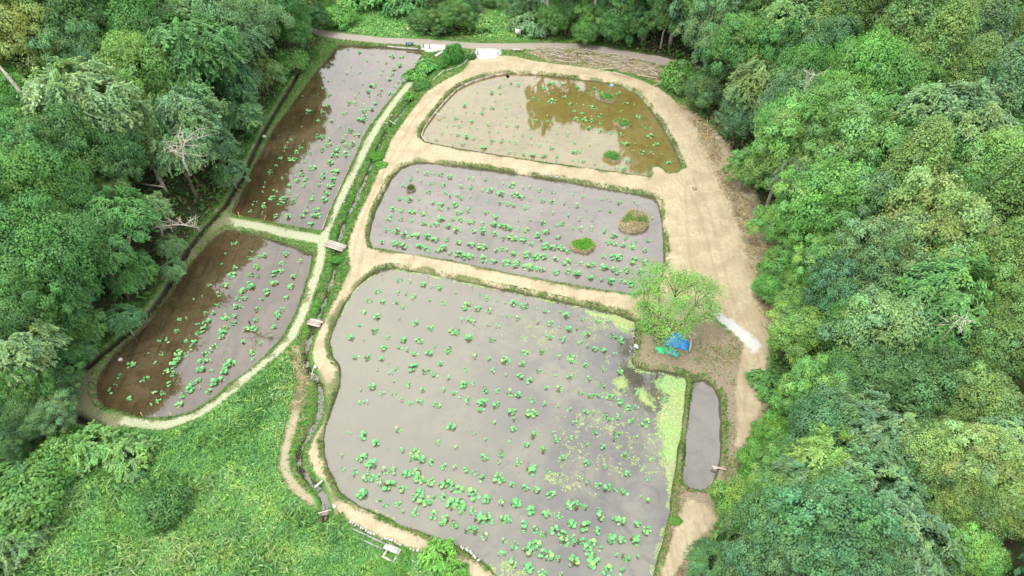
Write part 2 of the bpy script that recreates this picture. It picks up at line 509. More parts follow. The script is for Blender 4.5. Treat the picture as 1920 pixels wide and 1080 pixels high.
# ------------------------------------------------------------------ ground material
def ground_material():
    k = NT('ground_soil_grass')
    a = {n: k.attr(n) for n in ('pond', 'sand', 'brown', 'white', 'road', 'pale', 'dull', 'straw', 'ditch', 'ditchl', 'valley', 'meadow', 'rut')}
    nf = k.noise(9.0, 4, 0.65)
    nm = k.noise(2.2, 4, 0.6)
    nl = k.noise(0.35, 3, 0.55)
    nx = k.noise(28.0, 2, 0.6)

    def edge(name, off=0.0, w=0.12, amp=0.5, nz=nm):
        d = k.math('ADD', k.math('MULTIPLY_ADD', k.math('SUBTRACT', nz, 0.5), amp, a[name]), off)
        return k.ss(d, -w, w)
    # grassy bank default
    grass = k.mix(k.ss(nf, 0.35, 0.65), (0.035, 0.105, 0.022), (0.10, 0.21, 0.045))
    dry = k.mix(k.ss(nx, 0.3, 0.7), (0.15, 0.13, 0.07), (0.30, 0.25, 0.15))
    base = k.mix(k.ss(nm, 0.48, 0.62), grass, dry)
    base = k.mix(k.ss(nl, 0.45, 0.60, 0, 0.6), base, grass)
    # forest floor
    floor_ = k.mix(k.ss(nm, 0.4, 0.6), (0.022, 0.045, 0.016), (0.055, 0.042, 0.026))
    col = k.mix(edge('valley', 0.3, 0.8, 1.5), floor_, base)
    # brown worked earth
    br = k.mix(k.ss(nf, 0.35, 0.65), (0.16, 0.125, 0.085), (0.29, 0.235, 0.165))
    br = k.mix(k.ss(nm, 0.52, 0.66, 0, 0.65), br, (0.10, 0.17, 0.05))
    col = k.mix(edge('brown', 0, 0.3, 1.2), col, br)
    # meadow
    mg = k.mix(k.ss(nf, 0.35, 0.65), (0.05, 0.15, 0.035), (0.10, 0.23, 0.06))
    mg = k.mix(k.ss(nm, 0.60, 0.70, 0, 0.7), mg, (0.30, 0.30, 0.17))
    col = k.mix(edge('meadow', 0, 0.2, 0.8), col, mg)
    # straw litter
    st = k.mix(k.ss(nx, 0.3, 0.7), (0.22, 0.18, 0.12), (0.38, 0.32, 0.22))
    st = k.mix(k.ss(nm, 0.54, 0.66, 0, 0.7), st, grass)
    col = k.mix(edge('straw', 0.05, 0.35, 2.2), col, st)
    # pale trodden grass and dull path
    pa = k.mix(k.ss(k.noise(14.0, 3, 0.7), 0.40, 0.56), (0.13, 0.21, 0.075), (0.42, 0.39, 0.29))
    col = k.mix(edge('pale', 0.0, 0.25, 0.9, nf), col, pa)
    du = k.mix(k.ss(nf, 0.38, 0.62), (0.08, 0.12, 0.045), (0.20, 0.165, 0.105))
    col = k.mix(edge('dull', 0.0, 0.35, 0.9, nf), col, du)
    # sandy paths
    sa = k.mix(k.ss(nm, 0.35, 0.65), (0.335, 0.280, 0.180), (0.400, 0.340, 0.225))
    sa = k.mix(k.ss(nl, 0.42, 0.62, 0, 0.7), sa, (0.285, 0.235, 0.15))
    streak = k.noise(1.0, 3, 0.6, vec=k.pos((5.0, 0.5, 1.0), 0.2))
    sa = k.mix(k.ss(streak, 0.5, 0.7, 0, 0.45), sa, (0.24, 0.185, 0.115))
    sa = k.mix(k.ss(nx, 0.62, 0.75, 0, 0.5), sa, (0.20, 0.15, 0.10))
    sa = k.mix(k.ss(k.math('MULTIPLY_ADD', k.math('SUBTRACT', nf, 0.5), 0.35, a['rut']), -0.34, -0.06, 0, 0.33), sa, (0.23, 0.175, 0.11))
    sand_m = edge('sand', 0.0, 0.22, 1.0, k.math('ADD', k.math('MULTIPLY', nf, 0.45), k.math('MULTIPLY', nm, 0.55)))
    col = k.mix(sand_m, col, sa)
    # weeds on the rim of the ponds, over the sand
    rimw = k.math('ADD', a['pond'], k.math('MULTIPLY', k.math('SUBTRACT', nl, 0.5), 3.6))
    rimw = k.math('ADD', rimw, k.math('MULTIPLY', k.math('SUBTRACT', nm, 0.5), 1.6))
    rim = k.ss(rimw, -0.72, -0.25)
    rimc = k.mix(k.ss(nf, 0.42, 0.6), (0.055, 0.115, 0.03), (0.20, 0.17, 0.09))
    col = k.mix(k.math('MULTIPLY', rim, 0.85), col, rimc)
    # road and gravel
    rd = k.mix(k.ss(nf, 0.3, 0.7), (0.22, 0.19, 0.155), (0.30, 0.265, 0.22))
    col = k.mix(edge('road', 0, 0.15, 0.4), col, rd)
    wh = k.mix(k.ss(nx, 0.35, 0.65), (0.36, 0.35, 0.33), (0.56, 0.55, 0.53))
    col = k.mix(edge('white', -0.05, 0.3, 1.1), col, wh)
    # ditches
    dg = k.mix(k.ss(nf, 0.35, 0.65), (0.05, 0.14, 0.03), (0.10, 0.24, 0.05))
    dg = k.mix(k.ss(nl, 0.5, 0.62, 0, 0.6), dg, (0.19, 0.16, 0.09))
    col = k.mix(k.ss(k.math('MULTIPLY_ADD', k.math('SUBTRACT', nf, 0.5), 0.8, a['ditch']), -0.95, -0.55), col, dg)
    mud = (0.035, 0.026, 0.02)
    col = k.mix(k.ss(k.math('MULTIPLY_ADD', k.math('SUBTRACT', nf, 0.5), 0.7, a['ditch']), -0.42, -0.18), col, mud)
    col = k.mix(k.ss(k.math('MULTIPLY_ADD', k.math('SUBTRACT', nf, 0.5), 0.4, a['ditchl']), -0.50, -0.25), col, mud)
    # wet soil at the water line
    col = k.mix(k.ss(k.math('MULTIPLY_ADD', k.math('SUBTRACT', nf, 0.5), 0.15, a['pond']), -0.22, -0.08, 0, 0.8), col, (0.055, 0.042, 0.028))
    h = k.math('ADD', k.math('MULTIPLY', nf, 0.5), k.math('MULTIPLY', nx, 0.25))
    return k.done(k.bsdf(col, 0.95, 0.15, bump=h, bstr=0.5, bdist=0.08).outputs[0])


M_GROUND = ground_material()


def water_mat(name, deep, silt, ior=1.85, rough=0.035, rows=None, grad=None):
    k = NT(name)
    n1 = k.noise(0.14, 4, 0.6, dist=0.6)
    n2 = k.noise(1.1, 4, 0.65)
    n3 = k.noise(5.0, 3, 0.7)
    n4 = k.noise(0.42, 5, 0.68, dist=1.2)
    c = k.mix(k.ss(n1, 0.38, 0.64), deep, silt)
    c = k.mix(k.ss(n4, 0.50, 0.66, 0, 0.55), c, tuple(x * 0.55 for x in deep))
    c = k.mix(k.ss(n2, 0.5, 0.72, 0, 0.5), c, tuple(x * 0.62 for x in deep))
    c = k.mix(k.ss(n3, 0.58, 0.72, 0, 0.35), c, tuple(x * 0.55 for x in deep))
    if grad:
        c = k.mix(k.ss(k.math('MULTIPLY_ADD', k.math('SUBTRACT', n1, 0.5), 14.0, k.n_sep()), grad[0], grad[1], 0.75, 0), c, silt)
    if rows:
        rn = k.noise(1.0, 2, 0.5, vec=k.pos((1.7, 0.16, 1), rows))
        c = k.mix(k.ss(rn, 0.5, 0.68, 0, 0.55), c, tuple(x * 0.5 for x in deep))
    b = k.bsdf(c, rough, 0.5, bump=k.noise(2.0, 3), bstr=0.012, bdist=0.05)
    b.inputs['IOR'].default_value = ior
    return k.done(b.outputs[0])


# ------------------------------------------------------------------ terrain
def spaced(a, b, c, d, fine, coarse):
    core = np.arange(b, c, fine)
    lo, x, s = [], b, fine
    while x > a:
        s = min(s * 1.25, coarse)
        x -= s
        lo.append(x)
    hi, x, s = [], core[-1], fine
    while x < d:
        s = min(s * 1.25, coarse)
        x += s
        hi.append(x)
    return np.concatenate([lo[::-1], core, hi])


XS = spaced(-420, -44.5, 31, 420, 0.21, 9.0)
ys_core = [17.0]
while ys_core[-1] < 124:
    ys_core.append(ys_core[-1] + 0.17 + 0.0017 * (ys_core[-1] - 17))
ylo = spaced(-120, 17.0, 17.4, 17.5, 0.2, 9.0)
ylo = ylo[ylo < 16.95]
yhi, x_, s_ = [], ys_core[-1], 0.35
while x_ < 520:
    s_ = min(s_ * 1.25, 10)
    x_ += s_
    yhi.append(x_)
YS = np.concatenate([ylo, ys_core, yhi])
gx, gy = np.meshgrid(XS, YS)
FX, FY = gx.ravel(), gy.ravel()
FLD = fields(FX, FY)
FZ = terrain(FX, FY, FLD)
NX, NY = len(XS), len(YS)
ii, jj = np.meshgrid(np.arange(NX - 1), np.arange(NY - 1))
base_i = (jj * NX + ii).ravel()
QUADS = np.stack([base_i, base_i + 1, base_i + NX + 1, base_i + NX], 1)
VERTS = np.stack([FX, FY, FZ], 1)
# split the quads by what they are, so that each stretch of ground has its own object
qc = {kk: vv[QUADS].mean(1) for kk, vv in FLD.items()}
which = np.full(len(QUADS), 0)                      # grassy ground
which[qc['meadow'] > 0] = 1
which[qc['straw'] > 0] = 0
which[qc['sand'] > 0] = 2
which[(qc['pale'] > 0) | (qc['dull'] > 0)] = 3
which[qc['road'] > 0] = 4
which[qc['white'] > 0] = 5
which[qc['pond'] > 0.0] = 6
which[qc['valley'] < 0] = 7
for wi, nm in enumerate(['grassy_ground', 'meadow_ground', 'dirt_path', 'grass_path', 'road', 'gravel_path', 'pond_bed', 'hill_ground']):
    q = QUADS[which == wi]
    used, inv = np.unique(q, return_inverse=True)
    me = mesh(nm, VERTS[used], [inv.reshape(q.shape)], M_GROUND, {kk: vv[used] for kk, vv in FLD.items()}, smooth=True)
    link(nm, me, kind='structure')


# ------------------------------------------------------------------ water sheets
def grow(poly, d):
    n = len(poly)
    area = 0.5 * sum(poly[i][0] * poly[(i + 1) % n][1] - poly[(i + 1) % n][0] * poly[i][1] for i in range(n))
    sgn = 1 if area > 0 else -1
    out = []
    for i in range(n):
        e = poly[(i + 1) % n] - poly[i - 1]
        e = e / (np.linalg.norm(e) + 1e-9)
        out.append(poly[i] + sgn * d * np.array([e[1], -e[0]]))
    return np.array(out)


def flat(name, poly, z, mat, **kw):
    me = bpy.data.meshes.new(name)
    me.from_pydata([(x, y, z) for x, y in poly], [], [list(range(len(poly)))])
    me.materials.append(mat)
    me.update()
    if me.polygons[0].normal.z < 0:
        me.flip_normals()
    return link(name, me, **kw)


W_BROWN = water_mat('water_clear_brown_row', (0.062, 0.043, 0.020), (0.088, 0.066, 0.036), ior=2.0, rows=0.42)
W_OCHRE = water_mat('water_ochre', (0.135, 0.104, 0.028), (0.16, 0.13, 0.045), ior=2.0)
W_GREY = water_mat('water_grey', (0.090, 0.076, 0.056), (0.120, 0.103, 0.078), ior=2.0)
W_SILT = water_mat('water_silt', (0.072, 0.064, 0.052), (0.130, 0.121, 0.080), ior=2.0, grad=(-13, 9))
for poly, mat in zip(PONDS, [W_BROWN, W_BROWN, W_OCHRE, W_GREY, W_SILT, W_GREY]):
    flat('pond_water', grow(poly, 0.35), 0.0, mat, kind='structure')


def ribbon(name, line, hw, z, mat, **kw):
    V, n = [], len(line)
    for i in range(n):
        e = line[min(i + 1, n - 1)] - line[max(i - 1, 0)]
        e = e / np.linalg.norm(e)
        nn = np.array([-e[1], e[0]])
        V += [(*(line[i] + nn * hw), z), (*(line[i] - nn * hw), z)]
    q = [(2 * i, 2 * i + 1, 2 * i + 3, 2 * i + 2) for i in range(n - 1)]
    return link(name, mesh(name, V, [np.array(q)], mat), **kw)


ribbon('ditch_water', DITCH, 0.45, -0.02, W_GREY, kind='structure')

# ------------------------------------------------------------------ foliage prototypes
M_LEAF = foliage_mat('tree_leaves', True, trans=0.3)
M_BARK = plain_mat('bark', (0.12, 0.09, 0.065), 0.9, 0.1, 0.35, 5.0)
M_BARK_PALE = plain_mat('pale_bark', (0.34, 0.31, 0.27), 0.9, 0.1, 0.3, 5.0)


def sph(n, rs, zmin=-1.0):
    z = rs.uniform(zmin, 1, n)
    a = rs.uniform(0, 2 * math.pi, n)
    r = np.sqrt(1 - z * z)
    return np.stack([r * np.cos(a), r * np.sin(a), z], 1)


def fib(n, zmin=-0.4):
    i = np.arange(n) + 0.5
    z = 1 - (1 - zmin) * i / n
    a = i * 2.399963
    r = np.sqrt(1 - z * z)
    return np.stack([r * np.cos(a), r * np.sin(a), z], 1)


def lumpy(seed, centers, outs, lr, tufts, per, L, W, flat=0.8, tr=0.3, up=0.5, jit=0.55, sx=1.0):
    """rounded lobes made of tufts of leaves"""
    rs = np.random.RandomState(seed)
    cs, ns, tn = [], [], []
    for c, o, r in zip(centers, outs, lr):
        lt = np.array([1, 1, 1]) * rs.uniform(0.78, 1.22) * np.array([rs.uniform(0.9, 1.2), 1, rs.uniform(0.8, 1.15)])
        d = sph(tufts * 2, rs)
        sel = d @ (o * 0.75 + np.array([0, 0, 0.5])) > 0.0
        d = d[sel][:tufts]
        tc = c + d * r * np.array([sx, sx, flat]) * rs.uniform(0.85, 1.1, (len(d), 1))
        for q, dd in zip(tc, d):
            tt = lt * rs.uniform(0.85, 1.18)
            off = rs.normal(0, 1, (per, 3)) * r * tr * np.array([1, 1, 0.7])
            cs.append(q + off)
            nn = dd * 0.7 + np.array([0, 0, up]) + off / (r * tr) * 0.35 + rs.normal(0, jit, (per, 3))
            ns.append(nn)
            tn.append(tt * rs.uniform(0.9, 1.12, (per, 1)))
    c, n, t = np.concatenate(cs), np.concatenate(ns), np.concatenate(tn)
    m = len(c)
    td = rs.normal(0, 1, (m, 3))
    return leaf_quads(c, n, td, L * rs.uniform(0.7, 1.3, m), W * rs.uniform(0.7, 1.3, m), t)


def broad_crown(seed, n=46, hz=0.85, lr=(0.24, 0.36), tufts=18, per=24, L=0.052, W=0.037, zmin=-0.45):
    rs = np.random.RandomState(seed)
    d = fib(n, zmin) + rs.normal(0, 0.10, (n, 3))
    d /= np.linalg.norm(d, axis=1, keepdims=True)
    r = rs.uniform(lr[0], lr[1], n)
    sh = 1 + 0.16 * np.sin(3 * np.arctan2(d[:, 1], d[:, 0]) + rs.uniform(0, 6)) * (1 - d[:, 2] ** 2)
    bumps = 1 + 0.42 * (fbm(d[:, 0] * 1.6 + seed * 3.3, d[:, 1] * 1.6 + d[:, 2] * 1.3, seed, 2) - 0.5) * 2
    c = d * ((1 - r * 0.9) * rs.uniform(0.80, 1.12, n) * sh * bumps)[:, None] * np.array([1, 1, hz])
    k = n // 3                                     # inner lobes close the gaps
    di = sph(k, rs, -0.2)
    ci = di * rs.uniform(0.3, 0.55, (k, 1)) * np.array([1, 1, hz])
    V, Q, T = lumpy(seed, np.concatenate([c, ci]), np.concatenate([d, di]), np.concatenate([r, np.full(k, 0.32)]), tufts, per, L, W, up=0.2, jit=0.32, tr=0.25)
    return V, Q, T


def conifer_crown(seed, n=95, H=2.9, L=0.06, W=0.036):
    rs = np.random.RandomState(seed)
    t = np.linspace(0.0, 0.99, n) ** 0.82
    a = np.arange(n) * 2.399963 + rs.normal(0, 0.3, n)
    rad = (1 - t) ** 0.72 * 0.84 * rs.uniform(0.8, 1.12, n)
    c = np.stack([rad * np.cos(a), rad * np.sin(a), (t - 0.42) * H], 1)
    o = np.stack([np.cos(a), np.sin(a), 0.45 + 0 * a], 1)
    o /= np.linalg.norm(o, axis=1, keepdims=True)
    r = rs.uniform(0.15, 0.25, n)
    return lumpy(seed, c, o, r, 17, 13, L, W, flat=1.1, tr=0.26, up=0.4)


def feather_crown(seed, n=62, hz=0.8, twigs=11, per=24, L=0.085, W=0.034, zmin=-0.3):
    rs = np.random.RandomState(seed)
    d = fib(n, zmin) + rs.normal(0, 0.12, (n, 3))
    d /= np.linalg.norm(d, axis=1, keepdims=True)
    sh = 1 + 0.2 * np.sin(3 * np.arctan2(d[:, 1], d[:, 0]) + rs.uniform(0, 6)) * (1 - d[:, 2] ** 2)
    c0 = d * (rs.uniform(0.62, 0.86, n) * sh)[:, None] * np.array([1, 1, hz])
    k = n // 3
    di = sph(k, rs, -0.2)
    c0 = np.concatenate([c0, di * rs.uniform(0.25, 0.5, (k, 1))])
    d = np.concatenate([d, di])
    cs, ns, td, tn = [], [], [], []
    for c, o in zip(c0, d):
        lt = rs.uniform(0.82, 1.2) * np.array([rs.uniform(0.9, 1.15), 1, rs.uniform(0.85, 1.2)])
        ao = math.atan2(o[1], o[0])
        for q in range(twigs):
            a = ao + rs.normal(0, 0.95)
            dr = np.array([math.cos(a), math.sin(a), rs.uniform(-0.35, 0.25)])
            ln = rs.uniform(0.18, 0.38)
            s = rs.uniform(0, 1, per)
            p = c + dr * (s * ln)[:, None] + np.array([0, 0, -0.12]) * (s ** 2)[:, None] + rs.normal(0, 0.022, (per, 3)) + np.array([0, 0, rs.uniform(-0.06, 0.07)])
            cs.append(p)
            ns.append(np.array([0, 0, 1.0]) + o * 0.45 + rs.normal(0, 0.38, (per, 3)))
            td.append(dr + rs.normal(0, 0.5, (per, 3)))
            tn.append(lt * rs.uniform(0.85, 1.15) * rs.uniform(0.8, 1.25, (per, 1)))
    c, n_, t_, tt = map(np.concatenate, (cs, ns, td, tn))
    m = len(c)
    return leaf_quads(c, n_, t_, L * rs.uniform(0.7, 1.3, m), W * rs.uniform(0.7, 1.3, m), tt)


def crown_mesh(name, arr):
    V, Q, T = arr
    return mesh(name, V, [Q], M_LEAF, {'tint': T})


CROWNS = {
    'B': [crown_mesh('broad_crown', broad_crown(s, n, hz, lr)) for s, n, hz, lr in ((1, 50, 0.85, (0.17, 0.29)), (2, 66, 0.95, (0.14, 0.24)), (3, 42, 0.8, (0.20, 0.33)), (4, 56, 0.9, (0.13, 0.31)))],
    'F': [crown_mesh('feather_crown', feather_crown(s, n)) for s, n in ((11, 62), (12, 74), (13, 54))],
    'C': [crown_mesh('conifer_crown', conifer_crown(s, n)) for s, n in ((21, 95), (22, 110))],
    'O': [crown_mesh('open_crown', broad_crown(31, 40, 0.62, (0.15, 0.27), 13, 12, 0.075, 0.034, -0.5))],
    'S': [crown_mesh('shrub_crown', broad_crown(41, 22, 0.7, (0.26, 0.42), 20, 12, 0.13, 0.075, -0.1)), crown_mesh('shrub_crown', feather_crown(42, 30, 0.65, 10, 20, 0.15, 0.06, -0.1))],
}


def trunk_mesh(seed, mat, lean=0.05, limbs=5):
    rs = np.random.RandomState(seed)
    b = MB()
    pts = [np.array([0, 0, -0.08])]
    for i in range(1, 6):
        pts.append(np.array([rs.normal(0, lean) * i / 3, rs.normal(0, lean) * i / 3, i * 0.2]))
    b.tube(pts, [0.055, 0.043, 0.037, 0.031, 0.024, 0.012], 7)
    for k in range(limbs):
        a = rs.uniform(0, 6.28)
        z = rs.uniform(0.4, 0.8)
        i = int(z / 0.2)
        p0 = pts[i] + (pts[i + 1] - pts[i]) * (z / 0.2 - i)
        d = np.array([math.cos(a), math.sin(a), 0])
        b.tube([p0, p0 + d * 0.14 + [0, 0, 0.10], p0 + d * 0.30 + [0, 0, 0.17]], [0.02, 0.013, 0.005], 5)
    return b.mesh('trunk', mat, True)


TRUNKS = [trunk_mesh(1, M_BARK), trunk_mesh(2, M_BARK_PALE), trunk_mesh(3, M_BARK, 0.09), trunk_mesh(4, M_BARK_PALE, 0.08)]

TINTS = {
    'dark': ((0.045, 0.115, 0.051), 'dark green'),
    'teal': ((0.069, 0.156, 0.099), 'bluish green'),
    'mid': ((0.061, 0.169, 0.051), 'mid green'),
    'grey': ((0.106, 0.188, 0.111), 'greyish green'),
    'pale': ((0.152, 0.25, 0.149), 'pale greyish green'),
    'bright': ((0.106, 0.275, 0.068), 'bright green'),
    'light': ((0.139, 0.294, 0.102), 'light green'),
    'lime': ((0.198, 0.362, 0.082), 'yellowish green'),
    'olive': ((0.145, 0.188, 0.074), 'olive green'),
    'rust': ((0.205, 0.175, 0.064), 'rusty olive'),
    'cream': ((0.304, 0.362, 0.17), 'creamy green'),
}
KINDW = {'B': ('broadleaf_tree', 'tree', ('round lumpy crown', 'crown of tight rounded clumps', 'crown like a cauliflower')),
         'F': ('broadleaf_tree', 'tree', ('layered feathery crown', 'crown of drooping sprays', 'fanned out feathery crown')),
         'C': ('conifer_tree', 'tree', ('knobbly cone shaped crown', 'pointed conifer crown')),
         'S': ('shrub', 'shrub', ('low leafy crown', 'low bushy crown'))}
TREES = """
1025 -55 90 B mid|1075 -60 95 B dark|1125 -52 95 B mid|1175 -58 95 B dark|1225 -50 100 B mid|1278 -45 100 B teal|1330 -40 110 B mid|1385 -35 110 B grey|35 85 125 B rust|15 165 75 F bright|110 28 150 B dark|60 22 110 B dark|150 35 120 F dark|128 72 105 F dark|232 30 130 B mid|150 125 100 B teal
258 80 105 B dark|308 45 110 F grey|285 8 70 B light|355 98 135 F mid|250 132 110 B lime|312 160 80 F lime|402 42 115 B grey|440 78 110 F grey
482 38 105 B grey|492 135 115 F olive|548 55 110 B mid|594 35 70 B dark|520 8 90 B mid|545 118 52 S bright|440 152 135 F teal|452 212 125 F grey
152 200 165 F pale|235 190 80 B rust|252 245 90 B olive|345 222 130 F grey|20 190 85 B bright|22 250 95 B mid|72 262 110 F dark|122 292 125 B dark
214 292 100 B dark|335 285 130 F grey|402 272 105 F grey|432 322 92 F teal|165 345 66 F olive|213 355 56 F cream|62 350 135 B mid|125 372 95 B mid
215 408 150 F mid|30 440 130 B mid|100 472 140 B mid|60 542 140 B mid|190 475 125 F mid|280 395 66 F pale|318 462 74 F pale|325 505 64 F grey
245 510 120 F mid|118 552 118 F mid|20 602 100 B dark|92 612 120 B mid|162 612 115 F mid|232 598 105 F dark|30 652 115 F pale|112 684 118 B mid
150 655 90 F dark|98 775 120 B grey|60 795 110 B teal|22 722 95 B mid|60 735 90 B dark|118 725 80 B dark|28 772 95 B teal|20 832 90 B dark
165 842 92 S lime|242 852 78 S light|50 950 120 S bright|12 905 80 S mid|312 950 76 S mid|20 1020 100 S grey|112 868 80 S bright|70 890 90 S dark
636 34 56 S bright|612 14 60 B mid|792 38 92 B dark|852 28 110 B mid|872 8 90 B teal|828 52 62 B dark|897 44 46 S lime|762 12 60 S mid
922 -2 70 B dark|996 46 62 S pale|1040 32 105 B mid|1112 28 115 B mid|1152 52 108 B mid|1208 42 105 B dark|1096 60 72 B mid|1250 18 100 B dark
1182 4 90 B dark|972 8 80 B grey|1062 4 90 B teal|1140 -10 100 B mid|1010 -5 90 F grey|700 -12 90 S bright
1312 62 125 B grey|1346 20 115 B grey|1276 150 66 S bright|1325 170 115 B teal|1388 218 100 B teal|1352 100 115 B teal|1400 90 110 B mid
1424 160 96 F olive|1488 52 115 F olive|1446 112 85 B mid|1452 14 90 B dark|1505 138 88 B mid|1492 196 105 B teal|1548 94 84 B teal|1572 50 96 C olive
1606 20 84 C olive|1628 138 128 B bright|1712 42 116 C olive|1645 22 92 C olive|1756 118 112 C olive|1802 48 66 B grey|1840 84 98 C grey|1812 160 92 C olive
1874 180 104 C grey|1902 92 74 C olive|1850 18 70 C olive|1892 28 70 S light|1698 172 88 B bright|1580 192 110 B bright|1680 212 96 F mid|1780 228 155 F pale
1842 252 115 F pale|1480 242 115 B light|1572 232 112 B light|1405 318 110 B light|1472 288 118 B light|1488 322 96 F grey|1600 290 120 B light|1545 318 100 B olive
1738 284 112 B mid|1872 316 130 B light|1782 330 96 F grey|1555 388 122 B light|1522 432 84 B light|1452 422 108 B light|1640 394 112 B grey|1700 350 126 C olive
1790 402 105 B mid|1866 406 122 C olive|1746 440 148 B cream|1792 492 118 B light|1480 498 112 B bright|1440 540 94 B bright|1552 500 84 B lime|1502 532 56 B lime
1640 492 122 B grey|1655 545 110 B grey|1576 552 92 B teal|1782 562 165 F mid|1880 510 118 C olive|1490 582 102 B light|1512 635 132 B lime|1656 622 140 B pale
1872 600 118 B olive|1862 652 118 B olive|1742 642 108 F mid|1600 612 92 B mid|1455 815 125 B bright|1425 872 105 B bright|1470 875 70 B lime|1455 925 84 B lime
1393 948 88 B lime|1350 925 66 B bright|1522 738 92 B lime|1575 765 88 B grey|1545 800 115 B teal|1665 806 145 F grey|1562 868 122 F lime|1500 845 66 B light
1690 745 125 B dark|1842 760 120 B olive|1772 800 72 B cream|1738 852 112 B cream|1832 870 120 B cream|1892 830 110 F pale|1505 915 106 F grey|1645 930 145 F grey
1548 1003 170 B teal|1450 1000 130 B teal|1705 1020 140 F grey|1782 968 84 B olive|1842 960 92 B olive|1830 1042 96 B light|1335 1062 110 F dark|1900 960 100 B cream|1640 1075 130 B teal|1415 1075 110 B teal
1595 700 90 B mid|1650 705 85 B dark|1750 710 95 B dark|1615 430 70 B mid|1690 560 80 B dark|1580 330 70 B mid|1440 720 60 S mid|1620 855 80 B dark|1690 890 80 B dark|1780 900 80 B dark
"""
HUES = np.random.RandomState(99)
tree_list = []
for row in TREES.strip().splitlines():
    for it in row.split('|'):
        u, v, w, ty, ti = it.split()
        tree_list.append([int(u), int(v), int(w), ty, ti])


def solve_tree(u, v, w, ty):
    """base point of the tree whose crown centre is seen at u, v"""
    z, hcf, rr = 8.0, 1.0, None
    vs = {'B': 1.28, 'F': 1.2, 'C': 1.0, 'S': 1.0}[ty]
    for it in range(60):
        x, y, _z = P(u, v, z)
        t = depth(v, z)
        r = w * 0.5 * t / F * 1.2
        dv = -float(sdf(np.array([x]), np.array([y]), VALLEY)[0])
        if ty == 'S':
            hc = r * 0.35
        elif ty == 'C':
            hc = 2.2 + r * 1.6
        else:
            r = min(r, max(0.55 * r, dv + 1.3))
            hc = (2.6 + r * 1.12 * vs) * hcf
            if v < 80 and 740 < u < 960:
                hc *= 0.55
                vs = 0.8
            if v < -20:
                hc, vs = 11.5, 2.3
        g = float(ground_z(x, y))
        if it > 14 and dv < 1.6 and ty != 'S':
            hcf = max(0.45, hcf * 0.96) if v > -20 else 1.0   # at the wood's edge the foliage reaches the ground
        z += (g + hc - z) * 0.5
    return x, y, z, r, hc, vs * (0.8 + 0.2 * hcf)


def where_phrase(u, v):
    if v < 75 and 600 < u < 1270:
        return 'beyond the road, ' + ('left of the left lawn' if u < 700 else 'between the two lawns' if u < 925 else 'right of the right lawn')
    if u < 640:
        if v > 820:
            return 'in the lower left weeds'
        ex = np.interp(v, [0, 100, 250, 420, 560, 700, 830], [610, 570, 470, 420, 300, 170, 150])
        near = 'left wood edge' if ex - u < 75 else ('inside left wood' if u > 60 else 'left photo edge')
        return near + [', level with the road', ', by upper left pond', ', by grassy cross bank', ', by lower left pond', ', near lower left pond tip'][0 if v < 130 else 1 if v < 340 else 2 if v < 470 else 3 if v < 650 else 4]
    ex = np.interp(v, [0, 130, 300, 450, 600, 750, 900, 1080], [1260, 1270, 1370, 1400, 1430, 1430, 1370, 1280])
    near = 'right wood edge' if u - ex < 95 else ('inside right wood' if u < 1800 else 'right photo edge')
    return near + [', level with the road', ', by top pond', ', by middle pond', ', by lone tree', ', by narrow pond', ', at photo bottom'][0 if v < 130 else 1 if v < 330 else 2 if v < 520 else 3 if v < 700 else 4 if v < 930 else 5]


ADJ = {'B': ('lumpy', 'tree'), 'F': ('feathery', 'tree'), 'C': ('pointed', 'conifer'), 'S': ('low', 'shrub')}
seen_l = {}
for i, (u, v, w, ty, ti) in enumerate(tree_list):
    base = f"{ADJ[ty][0]} {TINTS[ti][1]} {ADJ[ty][1]}, {where_phrase(u, v)}"
    seen_l.setdefault(base, []).append(i)
final_labels = {}
ORD = ['first', 'second', 'third', 'fourth', 'fifth', 'sixth', 'seventh', 'eighth', 'ninth', 'tenth', 'eleventh', 'twelfth', 'thirteenth', 'fourteenth']
for base, ids in seen_l.items():
    ids.sort(key=lambda i: tree_list[i][0])
    for k, i in enumerate(ids):
        final_labels[i] = base if len(ids) == 1 else base + (', ' + ['left', 'right'][k] + ' one' if len(ids) == 2 else f', {ORD[k]} from left')

